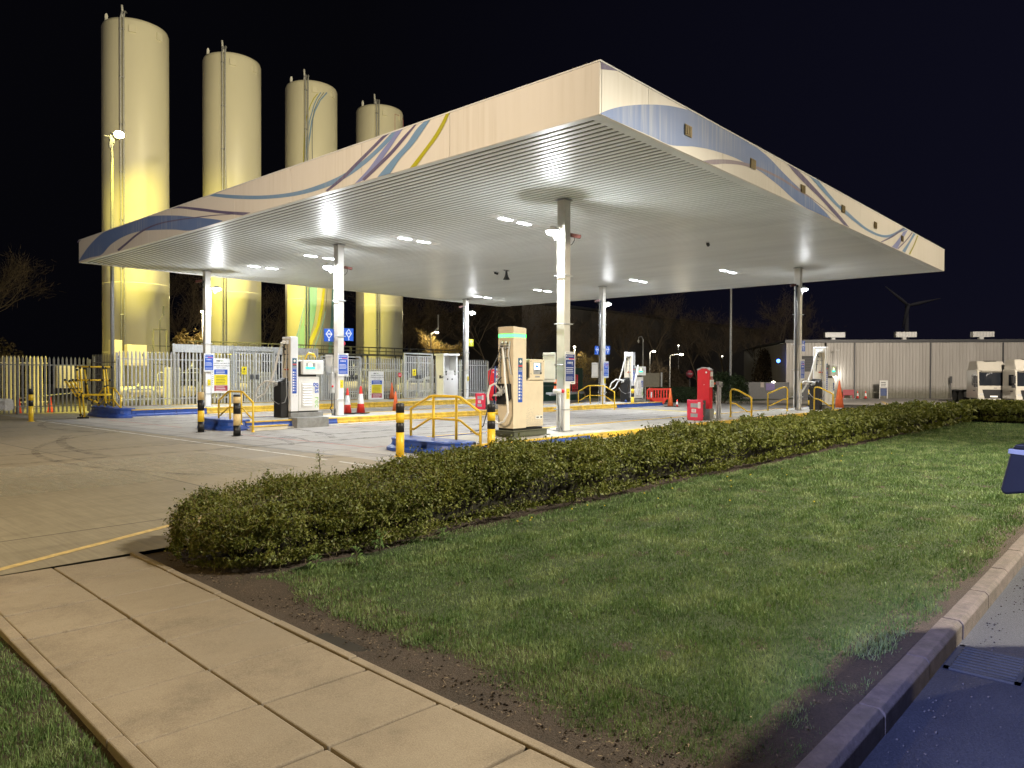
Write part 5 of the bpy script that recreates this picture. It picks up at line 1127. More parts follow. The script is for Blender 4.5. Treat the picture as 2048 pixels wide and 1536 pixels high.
for q in range(230):
    j = rng.integers(0, len(P)); 
    if P[j,0] > -2 and rng.random() < .6: continue
    if P[j,2] < .38: continue
    p = P[j].copy(); d_ = np.array([rng.normal()*.35, rng.normal()*.35, 1.0]); d_ /= np.linalg.norm(d_); L_ = rng.uniform(.06,.17); sw = np.array([d_[1], -d_[0], 0])+np.array([.3,-.3,0]); sw = sw/np.linalg.norm(sw)*.0022; tw_.append([p-sw-d_*.05, p+sw-d_*.05, p+d_*L_])
    for f in np.linspace(.15, 1, 9):
        for sg in (-1, 1):
            a = rng.random()*6.28; o_ = np.array([math.cos(a), math.sin(a), .5])*.018; c0 = p+d_*L_*f; sd = np.cross(o_, d_)*.42; v.append([c0, c0+o_*.5+sd, c0+o_, c0+o_*.5-sd])
np_mesh('shoot_leaves', np.array(v), 4, M['hedge'], t); np_mesh('shoots', np.array(tw_), 3, M['brown'], t)
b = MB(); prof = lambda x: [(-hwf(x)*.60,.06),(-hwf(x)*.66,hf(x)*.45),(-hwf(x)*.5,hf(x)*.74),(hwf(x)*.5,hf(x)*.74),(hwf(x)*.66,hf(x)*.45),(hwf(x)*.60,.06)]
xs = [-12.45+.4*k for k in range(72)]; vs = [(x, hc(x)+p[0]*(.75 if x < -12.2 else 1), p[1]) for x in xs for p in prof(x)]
b.add(vs, [(a*6+q, a*6+(q+1) % 6, (a+1)*6+(q+1) % 6, (a+1)*6+q) for a in range(len(xs)-1) for q in range(6)]+[tuple(range(6)), tuple((len(xs)-1)*6+q for q in range(6))]); b.build('shade_core', M['hedgecore'], t)
b = MB()
for k in range(90):
    x = -12.5+14*random.random()**1.5; y = hc(x)-random.uniform(.1,.55); b.tube([(x,y+.1,0),(x+random.uniform(-.08,.08),y,.12),(x+random.uniform(-.15,.15),y-.08,.3)], [.008,.006,.003], 5)
b.build('stems', M['brown'], t)
# second hedge running towards the road at far right
t = thing('box_hedge', 'shaded hedge running off to the right beyond the lawn', 'hedge', (16.9,-6.2,0), -PI/2)
P2, NR2, SZ2 = [], [], []
n = 42000; X = rng.random(n)*16; th = rng.random(n)*PI*1.14-PI*.07; c, s_ = np.cos(th), np.sin(th); bu = .85+.2*vnoise(X+th, th*1.3, 1.5, 5)+.1*vnoise(X*3, th*4, 1.2, 6)
PP = np.stack([X, np.sign(c)*np.abs(c)**.6*.75*bu*rng.uniform(.85,1.04,n), np.maximum(0, (np.sign(s_)*np.abs(s_)**.55*.5+.3)*.98*bu*rng.uniform(.9,1.03,n))], 1)
np_mesh('foliage', leaves(PP, rng.uniform(.03,.065,n), np.stack([0*c, c, s_], 1), 1.1, .6), 4, M['hedge'], t)
b = MB(); b.box(.1,-.5,0,15.9,.5,.56); b.build('shade_core', M['hedgecore'], t)

# lawn blades
def blades(X, Y, Z, H, Wd, lean=.45):
    n = len(X); a = rng.random(n)*2*PI; l = rng.random(n)*lean; b_ = rng.random(n)*2*PI
    ux, uy = np.cos(a)*Wd*.5, np.sin(a)*Wd*.5; tx, ty = np.cos(b_)*l*H, np.sin(b_)*l*H
    base = np.stack([X, Y, Z-.01], 1); u = np.stack([ux, uy, 0*ux], 1); tip = np.stack([X+tx, Y+ty, Z+H*np.sqrt(np.clip(1-l*l,.1,1))], 1)
    mid = base*.5+tip*.5; mid[:,2] += H*.12
    return np.stack([base-u, base+u, mid+u*.8, tip, mid-u*.8], 1)
def scatter(x0, x1, y0, y1, dens_f):
    X, Y = [], []
    gx = np.arange(x0, x1, .5)
    for a in gx:
        for c in np.arange(y0, y1, .5):
            d = math.hypot(a+.25-CX, c+.25-CY); px_ = visx(a+.25, c+.25)
            if px_ < -500 or px_ > 2600: 
                if d > 3: continue
            n = int(dens_f(d)*.25); X.append(a+rng.random(n)*.5); Y.append(c+rng.random(n)*.5)
    return np.concatenate(X), np.concatenate(Y)
def lawn(x0, x1, y0, y1, cover, name):
    df = lambda d: min(15000, 11000*(4.2/max(d,.1))**1.65)
    X, Y = scatter(x0, x1, y0, y1, df); d = np.hypot(X-CX, Y-CY)
    cv = cover(X, Y)+.42*(vnoise(X, Y, 2.3, 1)-.5)+.5*(vnoise(X, Y, 8, 4)-.5)*(cover(X, Y) < .93); keep = (rng.random(len(X)) < np.clip(cv*2.2-.45, 0, 1)) & (Y < y1) & (Y > y0) & (X < x1) & (X > x0); X, Y, d, cv = X[keep], Y[keep], d[keep], cv[keep]
    tuft = .85+1.7*vnoise(X, Y, 1.9, 9)*vnoise(X*.7, Y*1.4, 5.5, 10)
    H = rng.uniform(.012,.031,len(X))*tuft*np.clip(cv+.35, .5, 1.2)*np.clip(1+(d-5)*.03, 1, 1.6); Wd = np.clip(.0008*d, .0024, .02)*rng.uniform(.7,1.4,len(X))
    Z = -.022+.006*np.sin(X*1.7+Y*2.3)+.008*np.sin(X*.9-Y*1.9)+.004*np.sin(X*5+Y*6)
    o = np_mesh(name, blades(X, Y, Z, H, Wd, 1.0), 5, M['grass']); return o
def cov_r(X, Y):
    e = X-(-12.89+.035*(Y+5)); s = np.clip((e-.05-.42*vnoise(X, Y, .9, 12))/.22, 0, 1)
    s = np.minimum(s, np.clip((Y+11.05)/.12, .0, 1)*.9+.0); s = np.minimum(s, np.clip((-6.42-Y)/.10+.35*(X > -11.5), 0, 1)*.95); s = np.where((X < -10.9) & (Y > -10.9), np.minimum(s, np.clip((-6.55-Y)/.3+.2, 0, 1)), s)
    s = np.where(X < -10.9, np.minimum(s, np.clip((Y+11.0)/.4, .2, 1)), s); return s*.95
tag(lawn(-12.85, 16.3, -11.07, -6.35, cov_r, 'grass'), 'mown green lawn with worn earth patches between hedge and kerb', 'grass', kind='stuff')
tag(lawn(-17.5, -14.27, -11.05, -5.1, lambda X, Y: np.clip((-14.29+.035*(Y+5)-X)/.06, 0, 1)*1.0, 'grass'), 'grass verge at the bottom left beside the footpath', 'grass', kind='stuff')
# bits of straw, dead leaves and crumbs on the bare soil
n = 1300; e = rng.exponential(.18, n); Yc = -5.2-rng.random(n)*6; Xc = -12.80+.035*(Yc+5)+e+.02; kb_ = rng.random(n) < .25; Yc = np.where(kb_, -11.0+rng.exponential(.15, n), Yc); Xc = np.where(kb_, -12.7+rng.random(n)*6, Xc); uh = rng.random(n) < .3; Yc = np.where(uh, -6.45+rng.normal(size=n)*.12, Yc); Xc = np.where(uh, -12.6+rng.random(n)*7, Xc)
Bc_ = np.stack([Xc, Yc, np.full(n, -.006)], 1); Dc = rng.normal(size=(n,3))*np.array([1,1,.18]); Dc /= np.linalg.norm(Dc, axis=1)[:,None]; Lc = rng.uniform(.006,.035,n)[:,None]; Wc_ = np.stack([-Dc[:,1], Dc[:,0], 0*Dc[:,0]], 1)*rng.uniform(.0015,.006,n)[:,None]
lt = np_mesh('leaf_litter', np.stack([Bc_-Wc_*.3, Bc_+Dc*Lc*.5-Wc_, Bc_+Dc*Lc, Bc_+Dc*Lc*.5+Wc_], 1), 4, mat('dry_straw', (.17,.125,.075), .9, var=.6, scale=40)); tag(lt, 'scattered straw and dead leaf bits on the bare soil', 'leaf litter', kind='stuff')
b = MB()
for k in range(900):
    y = -5.3-random.random()*5.7; x = -12.78+.035*(y+5)+abs(random.gauss(0,.3)); r = random.uniform(.003,.011); b.ball((x,y,-.018+r*.3), r, n=5, sq=(1.2,1,.6))
tag(b.build('soil_crumbs', M['soil'], fix=False), 'little crumbs of earth beside the footpath edging', 'soil crumbs', kind='stuff')
# small plants
def sprout(loc, h, label, n=26, m='hedge', ls=.03):
    t = thing('weed', label, 'plant', loc); b = MB(); b.tube([(0,0,0),(.01,.01,h*.5),(.0,.02,h)], [.006,.005,.002], 5); b.build('stem', M['brown'], t)
    a = rng.random(n)*2*PI; z = rng.uniform(.15,1,n)*h; L = ls*(1.25-z/h*.5); v = []
    for k in range(n):
        dx, dy = math.cos(a[k]), math.sin(a[k]); p = np.array([0,0,z[k]]); q = p+np.array([dx*L[k]*1.4, dy*L[k]*1.4, L[k]*.9]); r_ = p+np.array([dx*L[k]*2.4, dy*L[k]*2.4, L[k]*.2]); sd = np.array([-dy, dx, 0])*L[k]*.28
        v += [[p, q-sd, r_, q+sd]]
    np_mesh('leaves', np.array(v), 4, M[m], t); return t
sprout((-10.95,-5.1,.42), .40, 'tall leafy weed sticking up from the hedge near its left end', 34, 'hedge', .035)
for k, (x, y) in enumerate(((-12.05,-6.72),(-11.75,-6.9),(-11.3,-6.65),(-10.5,-6.68))): sprout((x,y,-.02), .12+.05*(k % 3), ['dark little seedling in bare soil in front of the hedge','small yellow-green plant in the soil at the edge of the lawn','leafy weed at the foot of the hedge','broad leafy weed where grass meets hedge'][k], 22, 'grass', .04)
fl_pos = [(-9.66,-6.95),(-9.5,-7.0),(-9.42,-6.95),(-8.72,-6.98),(-8.3,-6.9),(-8.15,-7.05),(-7.3,-7.3),(-7.15,-7.0),(-6.5,-7.05),(-5.6,-7.5),(-5.2,-7.3),(-4.9,-7.1),(-4.4,-7.25),(-3.8,-7.6),(-3.0,-7.2),(-1.5,-7.7),(-.5,-7.4),(1.0,-7.9),(-6.9,-8.1),(-6.2,-8.9)]
dfb = None
for k, (x, y) in enumerate(fl_pos):
    if dfb is None:
        dfb = thing('daffodil', 'small yellow flower in the lawn near the hedge', 'flower', (x,y,-.01), 0, 'yellow flowers in the lawn'); b = MB(); b.tube([(0,0,0),(0,0,.1)], .002, 4); b.build('stem', M['grass'], dfb)
        b = MB()
        for q in range(6): a = q*PI/3; b.add([(0,0,.10),(.008*math.cos(a-.5),.008*math.sin(a-.5),.108),(.018*math.cos(a),.018*math.sin(a),.104),(.008*math.cos(a+.5),.008*math.sin(a+.5),.108)], [(0,1,2,3)])
        b.lathe([(.004,.1),(.007,.116)], n=8, caps=False); b.build('petals', M['flower'], dfb)
    else: dup(dfb, 'small yellow flower in the lawn near the hedge', (x,y,-.01), k, random.uniform(.8,1.3))

# ------------------------------------------------------------------ trees and shrubs
def bare_tree(name, label, loc, h, seed, spread=.5, tr=.16, levels=4, twigm='twig', nt_=2600, group=None, tw=.012, cat='tree', lowbr=.25):
    R = random.Random(seed); t = thing(name, label, cat, loc, R.random()*6, group); br = MB(); tips = []; tb = MB()
    def grow(p, d, L, r, lev):
        pts = [p]; q = Vector(p); dd = Vector(d); n = 4
        for k in range(n):
            dd = (dd+Vector((R.gauss(0,.12), R.gauss(0,.12), R.gauss(.04,.08)))).normalized(); q = q+dd*L/n; pts.append(q.copy())
        (tb if lev == 0 else br).tube(pts, [r*(1-.5*k/n) for k in range(n+1)], 7 if lev < 2 else 4, caps=False)
        if lev >= levels: tips.append((pts[-1], dd)); tips.append((pts[2], dd)); return
        kids = R.randint(4,6) if lev == 0 else R.randint(3,4)
        for k in range(kids):
            f = R.uniform(lowbr, 1) if lev == 0 else R.uniform(.3,1); i = min(int(f*n), n-1); bp = pts[i].lerp(pts[i+1], f*n-i) if f < 1 else pts[-1]
            a = R.random()*2*PI; nd = (dd*R.uniform(.5,1.0)+Vector((math.cos(a), math.sin(a), R.uniform(-.1,.4)))*spread*R.uniform(.7,1.3)).normalized(); grow(bp, nd, L*R.uniform(.5,.72), r*.45, lev+1)
        if lev > 0: grow(pts[-1], dd, L*.6, r*.5, lev+1)
    grow(Vector((0,0,0)), Vector((0,0,1)), h*.5, tr, 0); tb.build('trunk', M['brown'], t, fix=False); br.build('branches', M['brown'], t, fix=False)
    T_ = np.array([list(a)+list(c) for a, c in tips]); i = rng.integers(0, len(T_), nt_); B = T_[i,:3]+rng.normal(size=(nt_,3))*h*.022; D = T_[i,3:]+rng.normal(size=(nt_,3))*.55; D /= np.linalg.norm(D, axis=1)[:,None]; L = rng.uniform(.03,.085,nt_)[:,None]*h
    W = rng.normal(size=(nt_,3)); W /= np.linalg.norm(W, axis=1)[:,None]; W *= tw; np_mesh('crown', np.stack([B-W, B+W, B+D*L], 1), 3, M[twigm], t); return t
def shrub(name, label, loc, rx, ry, h, n, m='dhedge', size=.07, trunk=True, flat=.0, seed=1, group=None, cat='shrub', rz=0):
    t = thing(name, label, cat, loc, rz, group); d = rng.normal(size=(n,3)); d /= np.linalg.norm(d, axis=1)[:,None]; d[:,2] = np.abs(d[:,2])
    bu = .78+.3*vnoise(d[:,0]*3+5, d[:,1]*3+d[:,2]*2+5, 1.7, seed)+.14*vnoise(d[:,0]*8+9, d[:,1]*8+d[:,2]*7+9, 1.6, seed+1); r = bu*(1-rng.exponential(.08, n)); q = np.clip(r, .3, 1.1)
    P = np.stack([d[:,0]*rx*q, d[:,1]*ry*q, (d[:,2]**(.7) if not flat else d[:,2]**.35)*h*q], 1); np_mesh('crown', leaves(P, rng.uniform(.6,1.4,n)*size, d, 1.0, .55), 4, M[m], t)
    b = MB(); R = random.Random(seed)
    for k in range(7): a = R.random()*6.3; b.tube([(0,0,0),(rx*.3*math.cos(a),ry*.3*math.sin(a),h*.4),(rx*.7*math.cos(a),ry*.7*math.sin(a),h*.8)], [.05,.03,.01], 5)
    b.build('trunk', M['brown'], t); return t
bare = [((-18,52,-.2),14,'dark bare tree farthest left beyond the fence'),((-11,47,-.2),12,'faint bare tree beyond the far-left fence, second from left'),((-4,50,-.2),11,'bare tree just left of the leftmost tank'),((13,56,-.3),11,'bare tree in the dark gap between the two left tanks'),
        ((26,60,-.3),12,'bare tree in the gap right of the second tank'),((40,58,-.4),13,'bare tree just right of the rightmost tank'),((46,56,-.5),13,'bare tree behind the golden bush'),((52,52,-.6),13,'bare tree behind the far column with the green flag'),
        ((58,49,-.7),13,'bare tree behind the green-banded dispenser'),((62,46,-.8),12,'bare tree seen right of the green-banded dispenser'),((66,41,-.8),12,'bare tree left of the rear middle column'),((70,38,-.8),12,'bare tree right of the rear middle column'),
        ((74,35,-.9),12,'bare tree above the far white dispenser'),((78,33,-.9),12,'bare tree behind the blank board'),((80,29,-.9),11,'bare tree above the near red pillar'),((78,26,-.9),12,'twisted bare tree just left of the corrugated building'),((84,25,-.9),11,'bare tree close behind the corner of the corrugated building')]
protos = []
for i, (loc, h, lb) in enumerate(bare):
    if i < 4: protos.append((bare_tree('bare_tree', lb, loc, h, 20+i, .55, .15, 4, 'twig', 3200, 'bare winter trees', tw=.018), h))
    else:
        pr_, ph = protos[i % 4]; dup(pr_, lb, loc, i*1.3, h/ph, 'bare winter trees')
for i, (loc, rx, h, lb) in enumerate([((-13,43,-.2),4.5,3.8,'dark low thicket beyond the far-left fence'),((-6,41,-.2),4.0,4.6,'dark thicket left of the leftmost tank'),((9,50,-.2),4,3,'dark thicket in the gap right of the leftmost tank'),((52,44,-.6),5,4,'dark thicket behind the far column'),((60,36,-.8),5,3.5,'dark thicket behind the front column'),((74,40,-.9),5,3.5,'dark thicket behind the far white dispenser')]):
    shrub('thicket', lb, loc, rx, 2.5, h, 9000, 'twig', .13, seed=30+i, group='dark thickets beyond the yard')
shrub('golden_bush', 'dry golden bush lit by a lamp between the two left tanks', (11.6,46.0,-.3), 3.0, 2, 5.4, 9000, 'golden', .11, seed=41)
bare_tree('golden_tree', 'small golden lit tree right of the rightmost tank', (34.3,42.0,-.4), 6.6, 77, .7, .1, 4, 'golden', 4200, tw=.03, lowbr=.1)
bare_tree('bare_tree', 'low pollarded tree lit by a street lamp behind the blank board', (41.0,21.8,-.5), 4.6, 91, 1.0, .14, 3, 'twig', 900, tw=.014)
bare_tree('bare_tree', 'small lit tree just right of the front column', (46.5,33.5,-.6), 6.0, 95, .9, .1, 4, 'golden', 1500, tw=.02)
shrub('ivy_tree', 'rounded ivy-covered tree left of the corrugated building', (72.5,24.6,-.8), 2.8, 2, 6.0, 9000, 'twig', .12, seed=51, cat='tree')
shrub('clipped_shrub', 'large dome of clipped evergreen behind the grey pole', (31.2,10.7,-.4), 1.75, 1.75, 2.15, 12000, 'dhedge', .055, flat=1, seed=61)
t = thing('evergreen_hedge', 'low clipped dark hedge left of the evergreen dome', 'hedge', (29.3,13.2,-.35), -.85); n = 12000; X = rng.random(n)*3.2-1.6; th = rng.random(n)*PI; PP = np.stack([X, np.cos(th)*.6*rng.uniform(.8,1,n), np.sin(th)**.4*1.25*(.92+.1*vnoise(X, th, 2, 3))*rng.uniform(.9,1.02,n)], 1)
np_mesh('foliage', leaves(PP, rng.uniform(.03,.06,n), np.stack([0*X, np.cos(th), np.sin(th)], 1), 1, .6), 4, M['dhedge'], t); b = MB(); b.box(-1.5,-.4,0,1.5,.4,1.0); b.build('shade_core', M['hedgecore'], t)
g = MB(); g.add([(31,22,-.2+gz(31,22)+.21),(44,3.5,gz(44,3.5)+.02),(62,14,-.6),(66,30,-.88+.03),(50,40,-.7)], [(0,1,2,3,4)]); 
ve = sheet('verge', mat('verge_grass', (.035,.06,.018), .9, var=.4, scale=6), [48,56,64], [17.5,24,34,44], lambda x, y: gz(x,y)+.03); structure(ve)

# ------------------------------------------------------------------ far lamps, poles, boards
def street_lamp(loc, h, arm, label, P=60, c=(1,.9,.7), group='small lit street lamps far off', r=.05, head=.16, rz=0):
    t = thing('street_lamp', label, 'street lamp', loc, rz, group); b = MB(); b.tube([(0,0,0),(0,0,h*.5),(0,0,h)]+([(arm*.5,0,h+.12),(arm,0,h+.1)] if arm else []), [r*1.3,r,r*.8]+([r*.6,r*.5] if arm else []), 8); b.build('pole', M['galv'], t)
    b = MB(); b.ball((arm,0,h+.1 if arm else h+.05), head, sq=(1.1,.6,.5)); b.build('lamp_head', M['farlamp'], t)
    if P: point('street_lamp_light', (arm, -.25, h-.15), P, c, t, .12)
    return t
RA = math.atan2(-.742,.67)
street_lamp((11.15,45.0,-.3), 6.85, .0, 'small lit lamp on a white pole between the two left tanks', 520, (1,.82,.5))
street_lamp((33.6,43.2,-.4), 6.2, .6, 'lit lamp with a short arm right of the rightmost tank', 480, (1,.80,.45), rz=RA)
street_lamp((41.0,20.4,-.5), 3.9, 1.0, 'lit lamp leaning over the pollarded tree', 160, (1,.86,.6), rz=RA)
street_lamp((49.0,27.3,-.6), 4.6, .4, 'small lit lamp behind the blank board', 40, rz=RA)
street_lamp((48.3,36.34,-.6), 5.3, .0, 'small warm lamp just right of the front column', 160, (1,.8,.45))
street_lamp((82.7,43,-.9), 7.0, .0, 'distant white lamp above the orange cones', 0); street_lamp((87,38.1,-.9), 5.4, .0, 'pair of distant lamps above the evergreen dome, upper one', 0); street_lamp((73.2,23.7,-.9), 3.4, .3, 'small lamp glowing at the edge of the ivy-covered tree', 150, (.9,1,.7), rz=RA)
t = thing('street_lamp', 'tall unlit hooked lamp left of the blank board', 'street lamp', (36.0,20.0,-.3)); b = MB(); b.tube([(0,0,0),(0,0,4.9),(-.08,.09,5.15),(-.22,.25,5.1),(-.25,.28,4.9)], [.06,.045,.035,.03,.03], 8); b.build('pole', M['galv'], t); b = MB(); b.lathe([(.02,0),(.09,-.12),(.03,-.28)], (-.25,.28,4.9), 12); b.build('lamp_head', M['white'], t)
t = thing('grey_pole', 'tall plain grey pole rising behind the canopy edge on the right', 'pole', (31.4,10.2,-.3)); b = MB(); b.tube([(0,0,0),(0,0,5),(0,0,11)], [.09,.075,.05], 10); b.build('shaft', M['galv'], t)
t = thing('camera_pole', 'thin pole with an angled pale box right of the first distant lamp', 'pole', (31.3,40.6,-.4)); b = MB(); b.tube([(0,0,0),(0,0,5.8),(.45,-.5,6.6)], .05, 6); b.box(.42,-.55,6.4,.5,-.45,7.8); b.build('shaft', M['galv'], t)
t = thing('blank_board', 'plain beige board on posts behind the far white dispenser', 'board', (31.7,17.35,-.3), RA); b = MB(); b.box(0,0,1.1,1.3,.05,2.15); b.box(-.3,0.02,1.1,-.02,.05,2.15); b.build('panel', mat('board_beige', (.30,.27,.20), .7), t, bevel=.01); b = MB(); b.box(1.38,0,.9,1.5,.05,2.2); b.box(.2,.06,0,.27,.1,1.2); b.box(1.2,.06,0,1.27,.1,1.2); b.build('posts', M['galv'], t)
t = thing('no_entry_sign', 'small dim red round road sign right of the leaning white post', 'sign', (33.5,14.4,-.3), RA); b = MB(); b.tube([(0,0,0),(0,0,2.2)], .03, 6); b.build('post', M['dgrey'], t); b = MB(); b.tube([(0,-.04,2.1),(0,-.055,2.1)], .28, 18); p = b.build('disc', M['maroon'], t); b = MB(); b.box(-.18,-.06,2.06,.18,-.056,2.14); b.build('bar', M['grey'], p)
t = thing('site_notice', 'purple and white notices on a dark fence left of the corrugated building', 'sign', (57.0,18.6,-.7), RA); b = MB(); b.box(0,0,.9,.9,.04,1.6); b.build('purple_panel', mat('notice_purple', (.10,.07,.22), .5), t); b = MB(); b.box(-.55,0,1.2,-.2,.04,1.7); b.build('white_panel', mat('notice_white', (.30,.26,.24), .6), t); b = MB(); b.box(-2.6,.06,0,2.4,.09,1.72); b.build('fence_panel', M['dgrey'], t); b = MB(); b.ball((.75,-.05,1.75), .13, sq=(1.2,.5,.6)); b.build('lamp', M['farlamp'], t)

# ------------------------------------------------------------------ corrugated building at the right
ex, ey = 13.14, -19.77; BL = 46.0; ba = math.atan2(ey, ex); BZ = -.72
t = thing('industrial_building', 'long low building clad in beige corrugated sheet with a dark roof edge', 'building', (63.70,19.19,BZ), ba)
H = 5.98; b = MB(); n = int(BL/.33); v = []; xs = []
for k in range(n):
    x0 = k*.33; xs += [(x0,0),(x0+.20,0),(x0+.235,.05),(x0+.295,.05)]
DX0, DX1 = 1.35, 4.05
xsL = [p for p in xs if p[0] <= DX0]; xsM = [p for p in xs if DX0 <= p[0] <= DX1]; xsR = [p for p in xs if p[0] >= DX1]
def cl_(P_, z0, z1): b.add([(p[0], p[1], z) for z in (z0, z1) for p in P_], [(k, k+1, len(P_)+k+1, len(P_)+k) for k in range(len(P_)-1)])
cl_(xsL, 0, H); cl_(xsM, 4.55, H); cl_(xsR, 0, H); b.add([(0,0,0),(0,28,0),(0,28,H),(0,0,H)], [(0,1,2,3)]); b.add([(BL,0,0),(BL,28,0),(BL,28,H),(BL,0,H)], [(0,1,2,3)]); b.build('wall', M['clad'], t, fix=False)
b = MB(); b.box(-.15,-.16,H+.002,BL+.1,.3,H+.32); b.box(-.1,.3,H+.1,BL,28,H+.3); b.build('roof', M['dgrey'], t)
b = MB()
for x in (6.95,14.55,21.6,29.5,37): b.box(x,-.10,0,x+.13,-.0,H-.02)
b.build('downpipes', M['dgrey'], t)
b = MB(); b.box(DX0,.3,0,DX1,.34,4.55); b.box(DX0-.08,.0,0,DX0,.3,4.6); b.box(DX1,.0,0,DX1+.08,.3,4.6); b.build('doorway', M['dgrey'], t); b = MB(); b.box(DX0+.05,.18,1.45,DX1-1.1,.25,2.85); b.build('shutter_panel', mat('shutter', (.30,.28,.24), .6), t)
b = MB()
for k in range(6): b.box(DX0+.03,.2,2.95+k*.27,DX1-1.1,.27,3.15+k*.27)
b.build('shutter_slats', mat('shutter_dark', (.045,.045,.045), .6), t)
t2 = thing('wall_lamp', 'small hooded lamp lighting the corrugated wall', 'wall lamp', (66.2,15.2,2.0)); b = MB(); b.lathe([(.26,0),(.10,.16),(.03,.2)], n=14); b.build('shade', M['dgrey'], t2); b = MB(); b.ball((0,0,.0), .1); b.build('bulb', M['farlamp'], t2); point('wall_lamp_light', (-.15,-.3,-.2), 70, (1,.95,.85), t2, .08)
for k, (f, lb) in enumerate(((4.3,'roof vent box nearest the left end, dim'),(11.6,'middle roof vent box, whitened as if catching the light'),(19.3,'right roof vent box, whitened to look brightest'))):
    u = (ex/math.hypot(ex,ey), ey/math.hypot(ex,ey)); t2 = thing('roof_vent', lb, 'roof vent', (63.7+u[0]*f+1.2*.83, 19.19+u[1]*f+1.2*.55, BZ+H), ba, 'vent boxes on the roof of the corrugated building')
    b = MB(); b.box(.0,0,.62,2.1,.7,1.2); b.box(.7,.1,.3,1.1,.6,.62); b.build('cowl', M['white'] if k else M['galv'], t2, bevel=.03); b = MB()  # white cowls stand in for lit metal; the dim one stays steel
    for q in range(7): b.box(.06+q*.3,-.012,.66,.1+q*.3,-.001,1.16)
    b.box(-.3,.1,.3,2.4,.2,.36); b.build('ribs', M['galv'], t2)
def at(u_, d_=1.0): s = math.hypot(ex,ey); return (63.7+ex/s*u_-.83*d_, 19.19+ey/s*u_-.55*d_)
p = at(5.0,1.2); t = thing('lamp_column', 'slim white lamp column standing before the corrugated wall', 'lamp post', (p[0],p[1],BZ)); b = MB(); b.tube([(0,0,0),(0,0,5.1)], [.05,.035], 8); b.box(-.14,-.14,5.1,.14,.14,5.2); b.build('column', M['white'], t)
p = at(5.6,1.0); t = thing('red_crate', 'low red plastic barrier lying against the corrugated wall', 'barrier', (p[0],p[1],BZ), ba); b = MB(); b.box(0,0,.35,1.1,.1,.95); b.box(0,0,0,.12,.1,.35); b.box(.98,0,0,1.1,.1,.35); b.build('panel', M['maroon'], t, bevel=.02)
p = at(9.0,1.8); t = thing('notice_stand', 'small white-framed notice stand with a blue lower panel', 'sign', (p[0],p[1],BZ), ba); b = MB(); b.box(0,0,0,.06,.06,1.95); b.box(.74,0,0,.8,.06,1.95); b.box(.06,0,1.85,.74,.06,1.95); b.box(.06,.01,1.2,.74,.05,1.85); b.build('frame', M['white'], t); b = MB(); b.box(.08,-.0,.35,.72,.04,1.12); b.build('blue_panel', mat('notice_blue', (.05,.08,.2), .5), t); b = MB(); bars(b,.14,.66,1.7,3,.18,.008,.07); b.build('print', M['txt'], t)
p = at(16.4,.6); t = thing('sign_post', 'thin dark post with a small plate before the corrugated wall', 'sign', (p[0],p[1],BZ), ba); b = MB(); b.tube([(0,0,0),(0,0,2.0)], .04, 6); b.box(-.12,-.04,1.7,.12,0,2.4); b.build('post', M['dgrey'], t)
p = at(4.3,1.4); t = thing('bollard', 'striped bollard at the doorway of the corrugated building', 'bollard', (p[0],p[1],BZ), 0, 'striped steel bollards'); z = 0
for k in range(8): b = MB(); b.lathe([(.13,z),(.13,z+.29)], n=16); b.build('band', M['black' if k % 2 == 0 else 'fadedyellow'], t); z += .291
t = thing('blue_lamp', 'tiny blue light at the corner of the corrugated building', 'lamp', (63.3,19.9,3.3)); b = MB(); b.ball((0,0,0), .2); b.build('bulb', M['bluedot'], t); b = MB(); b.box(-.05,-.05,-.4,.05,.05,-.2); b.build('bracket', M['dgrey'], t)

# big dark shed far behind
t = thing('warehouse', 'huge dim warehouse rising behind the bare trees', 'building', (0,0,0)); wm = mat('warehouse_sheet', (.16,.15,.13), .8, var=.1, scale=.4)
A = (70.5,63.5); Bc = (166,66); Cc = (88,112); b = MB(); b.prism([A, Bc, (180,115), Cc], 'z', -1, 12.9); b.build('walls', wm, t); b = MB(); b.prism([(A[0]-1,A[1]-1), (Bc[0]+1,Bc[1]-1), (181,116), (Cc[0]-1,Cc[1]+1)], 'z', 12.91, 13.3); b.build('roof', M['dgrey'], t)
# wind turbine
t = thing('wind_turbine', 'faint wind turbine above the corrugated building', 'wind turbine', (0,0,0)); dd = 700; f_ = Vector((.7420025,.6702747,0)); r_ = Vector((.6703596,-.7420276,0)); bp = Vector((CX,CY,0))+f_*dd+r_*((1812-1024)/1469.24*dd); hz = 1.7+(752-612)/1469.24*dd
tm = mat('turbine_white', (.75,.75,.78), .5); b = MB(); b.tube([(bp.x,bp.y,-2),(bp.x,bp.y,hz)], [3.0,1.6], 16); b.build('tower', tm, t); b = MB(); b.ball((bp.x-2*f_.x,bp.y-2*f_.y,hz), 2.4); b.build('hub', tm, t)
for (dx, dy) in ((-44,36),(61,14),(-12,-44)):
    L = math.hypot(dx,dy)/1469.24*dd*1.05; u = (r_*dx+Vector((0,0,1))*dy).normalized(); s0 = Vector((bp.x,bp.y,hz))-f_*3; b = MB(); b.tube([s0, s0+u*L*.15, s0+u*L*.3, s0+u*L], [1.2,1.5,1.7,.3], 8); b.build('blade', tm, t)

